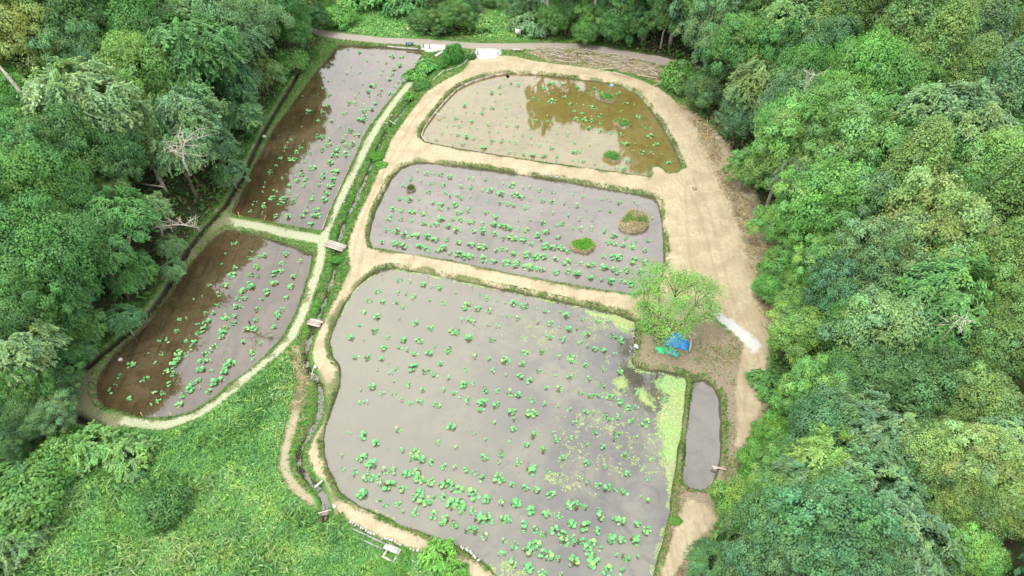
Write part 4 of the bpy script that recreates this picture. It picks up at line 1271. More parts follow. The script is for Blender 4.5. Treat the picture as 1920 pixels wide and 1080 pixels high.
GREENS = [(0.085, 0.22, 0.075), (0.12, 0.285, 0.09), (0.155, 0.33, 0.105), (0.19, 0.365, 0.12), (0.27, 0.40, 0.165)]
px_ = scatter(330000, (-47, 8, 19, 58), c_meadow, 5)
blades('meadow_weeds', px_, 0.25, 0.13, GREENS, 1.0, 'dense bright green weeds filling the lower left meadow', 'weeds', lift=0.5)
px_ = scatter(60000, (-38, 6, 100, 135), c_meadow, 6)
blades('lawn_grass', px_, 0.5, 0.22, GREENS[1:], 1.0, 'tall green grass on the two lawns beyond the road', 'grass', lift=0.5)


def c_bank(x, y, f, rs):
    p = -f['pond']
    rim = (p > 0.12) & (p < 0.62) & (fbm(x / 3, y / 3, 51, 2) + 0.15 * rs.rand(len(x)) > 0.45)
    d = -f['ditch']
    di = (d > 0.22 + 0.35 * fbm(x, y, 33, 2)) & (d < 1.9) & (f['sand'] < 0.1) & (f['straw'] < 0.05) & (f['pale'] < 0) & (rs.rand(len(x)) < 0.8)
    gr = (f['sand'] < -0.1) & (f['pale'] < 0) & (f['dull'] < -0.2) & (f['road'] < -0.1) & (f['white'] < -0.1) & (f['straw'] < 0) & (f['brown'] < -0.2) & (f['valley'] > -1.5) & (f['meadow'] < 0) & (rs.rand(len(x)) < 0.55)
    return (rim | di | gr) & (f['pond'] < -0.1) & (f['white'] < -0.1) & vis(x, y) & (-f['ditchl'] > 0.35)


px_ = scatter(420000, (-45, 31, 19, 120), c_bank, 8)
blades('bank_grass', px_, 0.28, 0.085, [(0.06, 0.13, 0.03), (0.08, 0.20, 0.04), (0.05, 0.17, 0.03), (0.10, 0.25, 0.05), (0.20, 0.19, 0.09)], 0.8, 'tufts of grass along the pond banks and the ditch', 'grass', lift=0.4)


def c_tall(x, y, f, rs):
    return (f['meadow'] > 0.6) & (f['straw'] < -0.3) & (f['pale'] < -0.3) & (f['ditch'] < -1) & vis(x, y) & (fbm(x / 1.9, y / 1.9, 101, 3) > 0.56) & (x < -12)


px_ = scatter(70000, (-47, 8, 19, 50), c_tall, 15)
blades('tall_weeds', px_, 0.62, 0.11, [(0.08, 0.21, 0.07), (0.12, 0.27, 0.09), (0.20, 0.35, 0.12), (0.26, 0.38, 0.18)], 0.7, 'clumps of taller pale green weeds standing out of the meadow', 'weeds', lift=0.6)


def c_shore(x, y, f, rs):
    p = f['pond']
    return (p > -0.22) & (p < 0.12) & (fbm(x / 2, y / 2, 58, 2) > 0.42) & vis(x, y)


px_ = scatter(420000, (-45, 31, 19, 118), c_shore, 18)
blades('shore_sedge', px_, 0.26, 0.05, [(0.07, 0.15, 0.04), (0.12, 0.24, 0.07), (0.22, 0.22, 0.12)], 0.6, 'thin sedge leaning over the water line of the ponds', 'sedge', lift=0.35)


def c_straw(x, y, f, rs):
    return (f['straw'] > -0.1) & (f['road'] < -0.1) & (f['sand'] < 0.25 * rs.rand(len(x)) ** 2 * 4 - 0.1) & vis(x, y) & (fbm(x / 2, y / 2, 66, 3) + rs.uniform(-0.2, 0.2, len(x)) > 0.40)


px_ = scatter(190000, (-25, 42, 38, 118), c_straw, 9)
blades('dry_reed_litter', px_, 0.95, 0.055, [(0.26, 0.21, 0.145), (0.38, 0.31, 0.22), (0.48, 0.41, 0.31), (0.30, 0.24, 0.17), (0.13, 0.2, 0.07)], 1.3, 'heaps of dry brown reed stalks and twigs beside the sandy path', 'dry reeds', up=0.0, lift=0.25)


def c_forest(x, y, f, rs):
    return (f['valley'] < 0.8) & (f['valley'] > -16) & (f['meadow'] < 0) & (f['road'] < -0.3) & (f['straw'] < -0.1) & (f['sand'] < -0.4) & (f['dull'] < -0.5) & (-f['ditchl'] > 0.6) & (f['white'] < -0.2) & vis(x, y)


px_ = scatter(120000, (-80, 70, 18, 140), c_forest, 10)
blades('undergrowth', px_, 0.60, 0.30, [(0.05, 0.13, 0.045), (0.065, 0.17, 0.055), (0.08, 0.20, 0.06), (0.11, 0.23, 0.07), (0.12, 0.12, 0.06)], 1.0, 'dark leafy undergrowth on the forest floor', 'undergrowth', lift=0.9)


def c_brown(x, y, f, rs):
    return (f['brown'] > 0) & (f['sand'] < 0.0) & (f['white'] < -0.05) & (f['pond'] < -0.3) & (fbm(x / 1.8, y / 1.8, 71, 2) + rs.uniform(-0.15, 0.15, len(x)) > 0.52)


px_ = scatter(50000, (8, 31, 20, 56), c_brown, 12)
blades('sparse_weeds', px_, 0.2, 0.06, [(0.08, 0.18, 0.04), (0.12, 0.24, 0.06), (0.24, 0.19, 0.11), (0.15, 0.12, 0.07)], 0.9, 'sparse weeds on the brown earth round the lone tree and narrow pond', 'weeds', lift=0.4)
#@@PART4
# ------------------------------------------------------------------ small built things
M_WOOD_GREY = plain_mat('weathered_wood', (0.42, 0.36, 0.30), 0.85, 0.15, 0.3, 7.0, tint=True)
M_PALE = plain_mat('pale_board', (0.38, 0.36, 0.31), 0.7, 0.2, 0.2, 5.0, tint=True)
M_DARKW = plain_mat('dark_board', (0.11, 0.085, 0.065), 0.85, 0.15, 0.3, 6.0, tint=True)
M_WHITE = plain_mat('white_plastic', (0.42, 0.41, 0.38), 0.6, 0.3, 0.1, 9.0)
M_BLUE = plain_mat('blue_plastic', (0.035, 0.25, 0.60), 0.45, 0.4, 0.25, 4.0)
M_GREEN = plain_mat('green_net', (0.05, 0.42, 0.18), 0.6, 0.3, 0.35, 5.0)
M_TEALP = plain_mat('teal_post', (0.03, 0.12, 0.20), 0.5, 0.4, 0.2, 5.0)
M_CONC = plain_mat('old_concrete', (0.27, 0.27, 0.26), 0.9, 0.15, 0.2, 3.0)
M_DEAD = plain_mat('dead_wood', (0.40, 0.35, 0.29), 0.9, 0.1, 0.3, 4.0)
M_SOIL = plain_mat('clay_bank', (0.25, 0.20, 0.14), 0.95, 0.1, 0.35, 3.0)


def W(u, v, z=0.42):
    return np.array(P(u, v, z))


def resample(pts, step):
    pts = np.asarray(pts, float)
    seg = np.linalg.norm(np.diff(pts, axis=0), axis=1)
    s = np.concatenate([[0], np.cumsum(seg)])
    n = max(2, int(round(s[-1] / step)) + 1)
    q = np.linspace(0, s[-1], n)
    return np.stack([np.interp(q, s, pts[:, i]) for i in range(pts.shape[1])], 1)


def board_line(name, px, label, group, mat, h=0.32, th=0.07, top=0.22, step=2.0, out=0.0, part='board', seed=1):
    pts = resample(PP(px, 0.1), step)
    e = empty(name, (*pts[0], 0), label, 'edging', group)
    rs = np.random.RandomState(seed)
    for i in range(len(pts) - 1):
        a, b_ = pts[i], pts[i + 1]
        d = b_ - a
        L = np.linalg.norm(d)
        b = MB()
        b.box((0, 0, 0), (L - 0.02, th, h), tint=(1, 1, 1) * np.array(rs.uniform(0.8, 1.15)))
        b.tube([(-L / 2 + 0.05, th, -h * 0.9), (-L / 2 + 0.05, th, h * 0.5 + 0.06)], 0.035, 5, tint=(0.8, 0.75, 0.7))
        m = (a + b_) / 2 - pts[0]
        o = link(part, b.mesh(part, mat), e, (m[0], m[1], top - h / 2 + rs.normal(0, 0.012)))
        o.rotation_euler = (rs.normal(0, 0.04), 0, math.atan2(d[1], d[0]))
    return e


board_line('pond_edging', [(950,138),(925,142),(895,150),(860,165),(835,190),(810,220),(791,248),(790,260),(800,268)], 'curved weathered board edging round the left end of the top pond', 'board edgings of the ponds', M_WOOD_GREY, h=0.4, th=0.10, top=0.32)
board_line('pond_edging', [(800,268),(830,275),(900,287),(1000,303),(1100,317),(1184,329)], 'straight thin dark edging along the near side of the top pond', 'board edgings of the ponds', M_DARKW, h=0.3, th=0.05, top=0.30, seed=2)
board_line('pond_edging', [(779,125),(763,150),(738,178),(702,225),(684,250),(662,300),(641,345),(622,385),(604,432)], 'long pale edging strip along the right side of the upper left pond', 'board edgings of the ponds', M_PALE, h=0.25, th=0.06, top=0.22, seed=3)
board_line('pond_edging', [(726,88),(752,91),(784,93)], 'short white board edging at the far end of the upper left pond', 'board edgings of the ponds', M_WHITE, h=0.3, th=0.14, top=0.34, seed=4)
board_line('ditch_edging', [(890,95),(882,108),(872,122),(855,132),(838,135)], 'pale curved edging between ditch shrubs and sand, beside the gravel pad', 'pale edgings beside the ditch', M_PALE, h=0.3, th=0.10, top=0.58, seed=5)
board_line('ditch_edging', [(834,136),(822,145),(812,155)], 'short pale edging where the sand path meets the ditch', 'pale edgings beside the ditch', M_PALE, h=0.3, th=0.12, top=0.58, seed=6)


def footbridge(ca, cb, width, n, label, z=0.62):
    a, b_ = W(*ca, z), W(*cb, z)
    d = b_ - a
    L = np.linalg.norm(d[:2])
    m = (a + b_) / 2
    e = empty('footbridge', (m[0], m[1], z), label, 'footbridge', 'plank footbridges over the ditch', math.atan2(d[1], d[0]))
    w = width / n
    for k in range(n):
        b = MB()
        b.box((0, 0, 0), (L, w - 0.035, 0.06), tint=(1, 1, 1) * np.array([1.0, 0.85, 1.12, 0.95][k % 4]))
        o = link('plank', b.mesh('plank', M_WOOD_PLANK), e, ([0.03, -0.04, 0.05, 0][k % 4], (k - (n - 1) / 2) * w, 0))
    for s in (-1, 1):
        b = MB()
        b.box((0, 0, 0), (0.12, width * 0.96, 0.14))
        link('bearer', b.mesh('bearer', M_DARKW), e, (s * L * 0.36, 0, -0.105))
    return e


M_WOOD_PLANK = plain_mat('plank_wood', (0.38, 0.33, 0.28), 0.85, 0.15, 0.22, 6.0, tint=True)
footbridge((612, 455), (646, 466), 1.25, 4, 'longer plank footbridge over the ditch at the grassy cross bank')
footbridge((578, 602), (602, 608), 0.95, 3, 'shorter plank footbridge over the ditch left of the large pond')


def simple(name, builder, mat, loc, label, cat, group=None, rz=0.0, part='panel'):
    e = empty(name, tuple(loc), label, cat, group, rz)
    b = MB()
    builder(b)
    link(part, b.mesh(part, mat, False), e, (0, 0, 0))
    return e


# poles and little gates across the ditch
def one_mesh(name, b, mat, loc, label, cat, group=None, rz=0.0):
    o = link(name, b.mesh(name, mat), None, tuple(loc), label=label, category=cat)
    o.rotation_euler = (0, 0, rz)
    if group:
        o['group'] = group
    return o


def pole(p0, p1, r, mat, label, name='pole', cat='pole', group=None):
    p0, p1 = np.array(p0), np.array(p1)
    b = MB()
    m = p0
    b.tube([p0 - m, (p0 + p1) / 2 - m + [0, 0, -0.01], p1 - m], [r, r * 0.95, r * 0.9], 7)
    return one_mesh(name, b, mat, m, label, cat, group)


pole(W(590, 914, 0.5), W(605, 901, 0.62), 0.11, M_WHITE, 'thick white pipe laid across the ditch where the dry path ends', 'pipe', 'pipe')
pole(W(588, 690, 0.6), W(584, 704, 0.5), 0.045, M_WHITE, 'thin white pole lying over the ditch at its bend', 'pole', 'pole')
pole(W(584, 706, 0.45), W(577, 722, 0.45), 0.03, M_DEAD, 'thin brown pole on the grass at the ditch bend', 'pole', 'pole')
pole(W(730, 226, 0.5), W(742, 233, 0.55), 0.06, M_WHITE, 'upper white stick over the ditch by the top pond', 'pole', 'pole')
pole(W(816, 210, 0.55), W(826, 217, 0.5), 0.06, M_WHITE, 'short white stick crossing the board edging of the top pond', 'pole', 'pole')
pole(W(819, 216, 0.5), W(836, 213, 0.3), 0.05, M_WHITE, 'longer white stick reaching from the edging over the top pond', 'pole', 'pole')
pole(W(1335, 874, 0.35), W(1362, 881, 0.5), 0.08, M_WOOD_GREY, 'long grey post laid on the bank of the narrow pond', 'post', 'post')
pole(W(1337, 878, 0.3), W(1346, 879, 0.38), 0.06, M_WOOD_GREY, 'short grey post beside the long one at the narrow pond', 'post', 'post')
for (u, v, lab) in ((721, 238, 'small wooden weir frame in the ditch by the top pond'), (612, 966, 'small wooden weir frame in the lowest stretch of the ditch')):
    c = W(u, v, 0.0)
    e = empty('weir_frame', (c[0], c[1], 0.0), lab, 'weir', 'small weirs in the ditch', 0.3)
    for nm_, cc, sz in (('post', (-0.45, 0, 0.25), (0.08, 0.08, 0.9)), ('post', (0.45, 0, 0.25), (0.08, 0.08, 0.9)), ('crossbar', (0, 0, 0.66), (1.1, 0.10, 0.07)), ('board', (0, 0.02, 0.1), (0.82, 0.04, 0.45))):
        b = MB()
        b.box((0, 0, 0), sz)
        link(nm_, b.mesh(nm_, M_WOOD_GREY), e, cc)

# bollards on the gravel pads
for (u, v, lab, mt) in ((794, 89, 'left dark blue bollard on the small white gravel patch', M_TEALP), (806, 91, 'right dark blue bollard on the small white gravel patch', M_TEALP), (896, 102, 'dark blue bollard at the left side of the larger white gravel pad', M_TEALP), (934, 101, 'green bollard at the right side of the larger white gravel pad', M_GREEN)):
    c = W(u, v)
    e = empty('bollard', (c[0], c[1], 0.42), lab, 'bollard', 'bollards on the white gravel')
    b = MB()
    b.tube([(0, 0, -0.1), (0, 0, 0.55), (0, 0, 0.72)], [0.11, 0.09, 0.05], 8)
    link('post', b.mesh('post', mt, True), e, (0, 0, 0))
    b = MB()
    b.tube([(0, 0, 0), (0, 0, 0.06)], [0.24, 0.20], 10)
    link('base', b.mesh('base', M_CONC), e, (0, 0, 0))


# signs
def sign(u, v, w, h, lab, hz):
    c = W(u, v)
    e = empty('sign', (c[0], c[1], 0.42), lab, 'sign')
    b = MB()
    b.box((0, 0, 0), (w, 0.06, h), tilt=0.15)
    o = link('sign_board', b.mesh('sign_board', M_WHITE), e, (0, 0, hz))
    o.rotation_euler = (-0.6, 0, 0.2)
    for s in (-1, 1):
        b = MB()
        b.tube([(0, 0, -0.2), (0, 0, hz)], 0.035, 6)
        link('post', b.mesh('post', M_CONC), e, (s * w * 0.3, 0.05, 0))


sign(971, 71, 1.0, 0.8, 'white information sign board on posts at the edge of the right lawn', 1.2)
sign(766, 63, 0.35, 0.45, 'tiny white sign in the grass beyond the road', 0.9)


def bench(u, v, w, mat, lab, rz):
    c = W(u, v)
    e = empty('bench', (c[0], c[1], 0.42), lab, 'bench', None, rz)
    for k in range(3):
        b = MB()
        b.box((0, 0, 0), (w, 0.13, 0.05))
        link('slat', b.mesh('slat', mat), e, (0, (k - 1) * 0.17, 0.43))
    for s in (-1, 1):
        b = MB()
        b.box((0, 0, 0), (0.1, 0.42, 0.45))
        link('leg', b.mesh('leg', mat), e, (s * w * 0.38, 0, 0.18))


bench(768, 85, 1.4, M_TEALP, 'low dark bench on the grass at the far end of the upper left pond', -0.03)
bench(971, 97, 1.7, M_PALE, 'pale slatted bench on the sand just below the road', 0.0)

# pale slab that leads down to the ditch
b = MB()
b.box((0, 0, 0), (2.6, 0.55, 0.10))
c = W(825, 101)
one_mesh('stone_slab', b, M_WHITE, (c[0], c[1], 0.55), 'white slab lying obliquely left of the roadside shrub', 'slab', None, 1.0)


# lumps: bags, stones, clods
def lump(name, rad, seed, mat, flat=0.6, sub=2):
    import bmesh
    bm = bmesh.new()
    bmesh.ops.create_icosphere(bm, subdivisions=sub, radius=1)
    rs = np.random.RandomState(seed)
    ph = rs.uniform(0, 6, 6)
    for vv in bm.verts:
        p = vv.co
        k = 1 + 0.18 * math.sin(2.3 * p.x + ph[0]) * math.cos(2.1 * p.y + ph[1]) + 0.12 * math.sin(4.1 * p.z + ph[2] + 3 * p.x) + rs.normal(0, 0.05)
        vv.co = p * k * rad
        vv.co.z *= flat
    me = bpy.data.meshes.new(name)
    bm.to_mesh(me)
    bm.free()
    me.materials.append(mat)
    me.polygons.foreach_set('use_smooth', np.ones(len(me.polygons), bool))
    return me


bags = [lump('sandbag', 0.13, s, M_WHITE, 0.55, 1) for s in range(4)]
bag_lines = [(resample(np.array([(657,978),(668,985),(680,992),(700,1003)], float), 5.4), 'on the bottom path edge, left run'),
             (resample(np.array([(717,1008),(732,1013),(750,1021)], float), 5.0), 'on the bottom path edge, middle run'),
             (resample(np.array([(770,1029),(786,1032)], float), 5.0), 'just left of the bottom path bush'),
             (resample(np.array([(864,1025),(878,1032),(888,1043),(897,1049)], float), 5.2), 'between bottom path and large pond'),
             (resample(np.array([(816,1044),(826,1049),(838,1054)], float), 6.5), 'below the bottom path bush')]
RB = np.random.RandomState(8)
for pts, wh in bag_lines:
    for i, (u, v) in enumerate(pts):
        c = W(u + RB.normal(0, 0.8), v + RB.normal(0, 0.8), 0.5)
        nn = ORDW[min(i, 19)] if i < len(pts) - 1 else 'last'
        o = link('sandbag', bags[RB.randint(4)], None, (c[0], c[1], 0.47), label=f'white sandbag {wh}, {nn} from the left', category='sandbag', group='white sandbags edging the path')
        o.rotation_euler = (0, 0, RB.uniform(0, 3))
        o.scale = (RB.uniform(0.9, 1.4), RB.uniform(0.8, 1.1), 1)

# pebbles: dotted white lines on the left bank (uncountable, a few pixels each)
pb = MB()
base = np.array([(1, 0, 0), (-1, 0, 0), (0, 1, 0), (0, -1, 0), (0, 0, 1), (0, 0, -1)], float)
octa = [(0, 2, 4), (2, 1, 4), (1, 3, 4), (3, 0, 4), (2, 0, 5), (1, 2, 5), (3, 1, 5), (0, 3, 5)]
for line, n in (([(773,158),(762,175),(748,196)], 14), ([(674,306),(668,325),(661,345),(657,352)], 26), ([(650,365),(643,380),(637,390),(630,404),(624,417)], 34), ([(690,262),(683,278)], 8), ([(735,215),(725,226)], 8), ([(1010,324),(1040,332),(1060,336)], 20)):
    p = resample(np.array(line, float), 1)
    for k in range(n):
        q = p[RB.randint(len(p))] + RB.normal(0, 0.8, 2)
        c = W(q[0], q[1])
        s = RB.uniform(0.06, 0.15)
        pb.add(base * s * [1.3, 1, 0.7] + [c[0], c[1], 0.47], t=octa)
for k in range(50):
    q = (RB.uniform(1180, 1196), RB.uniform(600, 690))
    c = W(q[0], q[1])
    pb.add(base * RB.uniform(0.05, 0.1) + [c[0], c[1], 0.2], t=octa)
link('pebbles', pb.mesh('pebbles', M_WHITE), kind='stuff', label='broken lines of white pebbles on the grassy banks', category='pebbles')

for (u, v, r, mat, nm_, cat, lab) in ((592, 691, 0.2, M_WHITE, 'plastic_bag', 'bag', 'white plastic bag on the grass at the ditch bend'),
                                      (628, 952, 0.22, M_WHITE, 'plastic_bag', 'bag', 'white bag at the inner edge of the path by the lowest weir'),
                                      (1193, 653, 0.3, M_WHITE, 'boulder', 'boulder', 'pale boulder on the bank left of the tarpaulin'),
                                      (1246, 622, 0.16, M_WHITE, 'plastic_bag', 'bag', 'small white bag under the lone tree'),
                                      (394, 673, 0.16, M_WHITE, 'boulder', 'boulder', 'white stone'),
                                      (496, 259, 0.3, M_WHITE, 'boulder', 'boulder', 'white stone at the end of the dark ditch by the left wood'),
                                      (982, 133, 0.22, M_WHITE, 'boulder', 'boulder', 'white stone on the far bank of the top pond'),
                                      (1301, 357, 0.30, M_SOIL, 'soil_clod', 'soil clod', 'brown clod of soil lying alone on the sandy yard'),
                                      (952, 142, 0.28, M_DARKW, 'boulder', 'boulder', 'dark stone in the water at the end of the board edging'),
                                      (224, 673, 0.22, M_WHITE, 'boulder', 'boulder', 'white stone at the left shore of the lower left pond')):
    if lab == 'white stone':
        continue
    c = W(u, v, 0.2)
    zz = 0.48
    if nm_ == 'boulder' and u in (952, 224):
        zz = 0.1
    link(nm_, lump(nm_, r, u, mat, 0.7), None, (c[0], c[1], zz), label=lab, category=cat)

# floating blue canister
c = W(1147, 161, 0)
e = empty('canister', (c[0], c[1], 0.08), 'light blue canister floating at the far shore of the top pond', 'canister', None, 0.1)
b = MB()
b.tube([(-0.32, 0, 0), (-0.28, 0, 0), (0.28, 0, 0), (0.32, 0, 0)], [0.10, 0.17, 0.17, 0.10], 10)
link('body', b.mesh('body', plain_mat('light_blue_plastic', (0.18, 0.42, 0.62), 0.4, 0.4, 0.1, 5), True), e)
b = MB()
b.tube([(0.32, 0, 0), (0.42, 0, 0)], 0.05, 8)
link('cap', b.mesh('cap', M_WHITE), e)

# stakes standing in the water
stk = 0
for (pn, ps) in (('near edge of the top pond', [(820,275),(858,281),(883,284),(920,290),(955,295),(985,299),(1025,305),(1055,309),(1082,313)]),
                 ('far shore of the large pond', [(716,517),(803,520),(885,538),(985,556),(1060,571),(1093,578),(764,508)]),
                 ('far shore of the middle pond', [(836,312),(900,320),(1095,352)]),
                 ('far shore of the upper left pond', [(740,92),(765,93),(775,96),(722,92)])):
    for i, (u, v) in enumerate(sorted(ps)):
        c = W(u, v, 0)
        b = MB()
        b.tube([(0, 0, -0.4), (0.02, 0, 0.55), (RB.normal(0, 0.04), 0, 1.0)], [0.028, 0.026, 0.02], 5)
        one_mesh('stake', b, M_WOOD_GREY, (c[0], c[1], 0), f'thin stake at the {pn}, {ORDW[i]} from left', 'stake', 'thin stakes standing in the ponds')
for i, (u, v, lab) in enumerate(((266, 779, 'first'), (292, 783, 'second'), (321, 779, 'third'))):
    c0, c1 = W(u + 2, v + 2, 0.1), W(u - 3, v - 6, 0.5)
    pole(c0, c1, 0.035, plain_mat('bamboo', (0.5, 0.33, 0.16), 0.6), f'{lab} leaning bamboo stake from the left at the tip of the lower left pond', 'stake', 'stake', 'bamboo stakes by the left ponds')
pole(W(450, 409, 0.4), W(446, 397, 1.0), 0.035, bpy.data.materials['bamboo'], 'bamboo stake leaning at the near left corner of the upper left pond', 'stake', 'stake', 'bamboo stakes by the left ponds')
pole(W(495, 414, 0.4), W(498, 404, 1.0), 0.035, bpy.data.materials['bamboo'], 'bamboo stake at the middle of the grassy cross bank', 'stake', 'stake', 'bamboo stakes by the left ponds')


# ------------------------------------------------------------------ tussocks standing in the ponds
def tussock(u, v, r, h, lab, cols, n, L, seed, straw=0.25, outline=None, gscale=1.0):
    rs = np.random.RandomState(seed)
    c = W(u, v, 0.0)
    e = empty('grass_tussock', (c[0], c[1], 0), lab, 'tussock', 'grassy islets in the ponds')
    m = 18
    a = np.arange(m) * 2 * math.pi / m
    w = (1 + 0.16 * np.sin(2 * a + rs.uniform(0, 6)) + 0.09 * np.sin(3 * a + rs.uniform(0, 6)) + rs.normal(0, 0.03, m)) * r
    V, q = [], []
    for rr, z in ((1.03, -0.3), (1.0, h * 0.55), (0.9, h), (0.5, h * 1.12)):
        V.append(np.stack([np.cos(a) * w * rr, np.sin(a) * w * rr, np.full(m, z) + rs.normal(0, 0.03, m)], 1))
    V = np.concatenate(V + [np.array([[0, 0, h * 1.15]])])
    for k in range(3):
        q += [(k * m + i, k * m + (i + 1) % m, (k + 1) * m + (i + 1) % m, (k + 1) * m + i) for i in range(m)]
    t = [(3 * m + i, 3 * m + (i + 1) % m, 4 * m) for i in range(m)]
    link('soil_mound', mesh('soil_mound', V, [np.array(q), np.array(t)], M_SOIL, smooth=True), e)
    an = rs.uniform(0, 6.28, n)
    rr = np.sqrt(rs.uniform(0, 1, n)) * 0.98
    wi = np.interp(an, np.append(a, 6.2832), np.append(w, w[0]))
    x, y = np.cos(an) * wi * rr, np.sin(an) * wi * rr
    Ls = L * rs.uniform(0.5, 1.3, n)
    td = np.stack([np.cos(an) * rr * 0.9 + rs.normal(0, 0.35, n), np.sin(an) * rr * 0.9 + rs.normal(0, 0.35, n), rs.uniform(0.4, 1.1, n)], 1)
    cc = np.stack([x, y, np.full(n, h) + Ls * 0.35 - 0.2 * rr ** 3], 1)
    patch = fbm(x * 1.3 + u, y * 1.3, seed, 2)
    cols = np.array(cols)
    tint = cols[rs.randint(len(cols), size=n)]
    dry = (patch + rs.normal(0, 0.1, n) > 1 - straw) | (rr > 0.86)
    tint = np.where(dry[:, None], np.array((0.37, 0.33, 0.20)), tint) * rs.uniform(0.75, 1.25, (n, 1))
    Vv, Q, T = leaf_quads(cc, rs.normal(0, 0.6, (n, 3)) + [0, 0, 0.6], td, Ls, np.full(n, 0.06 * gscale), tint)
    link('grass', mesh('grass', Vv, [Q], M_GRASS, {'tint': T}), e, kind='stuff')


G1 = [(0.09, 0.27, 0.07), (0.14, 0.34, 0.10), (0.10, 0.22, 0.07)]
tussock(1137, 186, 1.2, 0.25, 'spiky grass tussock in the far right of the top pond', G1, 700, 0.75, 1)
tussock(1167, 234, 1.15, 0.25, 'spiky grass tussock at the right middle of the top pond', G1, 650, 0.7, 2)
tussock(1147, 296, 1.2, 0.25, 'round grass tussock nearest to the path in the top pond', G1, 750, 0.7, 3)
tussock(1190, 418, 1.95, 0.45, 'big soil islet with cut sides and patchy grass in the middle pond', [(0.12, 0.28, 0.07), (0.10, 0.24, 0.05), (0.18, 0.28, 0.09)], 1900, 0.45, 4, straw=0.47)
tussock(1093, 462, 1.35, 0.28, 'bright green grass tussock at the near side of the middle pond', [(0.09, 0.30, 0.04), (0.13, 0.36, 0.05)], 1200, 0.5, 5, straw=0.18)
tussock(771, 355, 0.55, 0.15, 'small dark reddish green bush in the far left of the middle pond', [(0.07, 0.13, 0.04), (0.10, 0.10, 0.05), (0.09, 0.18, 0.05)], 420, 0.6, 6, straw=0.1)


# ------------------------------------------------------------------ lone tree with its limbs in view
def lone_tree():
    rs = np.random.RandomState(12)
    zc = 0.42 + 5.0
    x, y, _ = P(1258, 568, zc)
    e = empty('broadleaf_tree', (x, y, 0.42), 'lone light green tree with open crown and forked brown stems beside the large pond', 'tree')
    R0 = 4.1
    n = 66
    d = fib(n, -0.2) + rs.normal(0, 0.13, (n, 3))
    d /= np.linalg.norm(d, axis=1, keepdims=True)
    keep = rs.rand(n) > 0.16
    d = d[keep]
    n = len(d)
    r = rs.uniform(0.13, 0.25, n)
    sh = 1 + 0.22 * np.sin(3 * np.arctan2(d[:, 1], d[:, 0]) + 1.0)
    c = d * (rs.uniform(0.62, 0.95, n) * sh)[:, None] * np.array([1, 1, 0.72])
    V, Q, T = lumpy(5, c, d, r, 16, 17, 0.048, 0.022, flat=0.6, tr=0.42, up=0.5, jit=0.6, sx=1.25)
    co = link('crown', mesh('crown', V, [Q], M_LEAF, {'tint': T}), e, (0, 0, 5.0))
    co.scale = (R0, R0, R0)
    co.color = (0.17, 0.36, 0.11, 1)
    b = MB()
    bx_, by_ = -0.3, -0.4
    mains = [((-1.6, -0.4, 2.4), (-2.3, 0.2, 4.2)), ((0.1, 0.3, 2.6), (0.5, 0.8, 5.2)), ((1.6, -0.2, 2.2), (2.6, 0.3, 4.3)), ((-0.6, 1.2, 2.6), (-0.9, 2.0, 4.8))]
    limbs = []
    for (m1, m2) in mains:
        b.tube([(bx_, by_, -0.2), (bx_ + (m1[0] - bx_) * 0.4, by_ + (m1[1] - by_) * 0.4, 1.1), m1, m2], [0.26, 0.21, 0.17, 0.10], 8)
        limbs.append(np.array(m2))
        limbs.append(np.array(m1))
    link('trunk', b.mesh('trunk', plain_mat('brown_bark', (0.21, 0.13, 0.085), 0.9, 0.1, 0.3, 4.0), True), e)
    for k in range(0, n, 2):
        tgt = c[k] * R0 * 0.95 + np.array([0, 0, 5.0])
        src = min(limbs, key=lambda q: np.linalg.norm(q - tgt))
        b = MB()
        mid = (src + tgt) / 2 + rs.normal(0, 0.15, 3)
        b.tube([src, mid, tgt], [0.075, 0.05, 0.02], 5)
        link('branch', b.mesh('branch', M_BARK), e)


lone_tree()


# ------------------------------------------------------------------ crumpled sheets by the lone tree
def crumple(name, u, v, rx, ry, h, mat, lab, seed, cat, rz=0.0):
    rs = np.random.RandomState(seed)
    n = 26
    g = np.linspace(-1, 1, n)
    xx, yy = np.meshgrid(g, g)
    rr = np.sqrt(xx ** 2 + yy ** 2)
    sc = np.maximum(np.abs(xx), np.abs(yy)) / np.maximum(rr, 1e-6)
    X, Y = xx * sc * rx, yy * sc * ry
    rad = np.maximum(np.abs(xx), np.abs(yy))
    wob = 1 + 0.18 * np.sin(3 * np.arctan2(Y, X) + seed) + 0.1 * np.sin(7 * np.arctan2(Y, X))
    X, Y = X * wob, Y * wob
    rid = np.abs(fbm(X * 1.3 + seed, Y * 1.3, seed, 4) - 0.5) * 2
    Z = h * (1 - rad ** 2.2) * (0.65 + 0.75 * rid) + 0.12 * fbm(X * 4, Y * 4, seed + 3, 2) + 0.03
    Z[rad > 0.97] = 0.0
    V = np.stack([X, Y, Z], 2).reshape(-1, 3)
    i, j = np.meshgrid(np.arange(n - 1), np.arange(n - 1))
    b0 = (j * n + i).ravel()
    me = mesh(name, V, [np.stack([b0, b0 + 1, b0 + n + 1, b0 + n], 1)], mat)
    c = W(u, v)
    o = link(name, me, None, (c[0], c[1], 0.46), label=lab, category=cat)
    o.rotation_euler = (0, 0, rz)


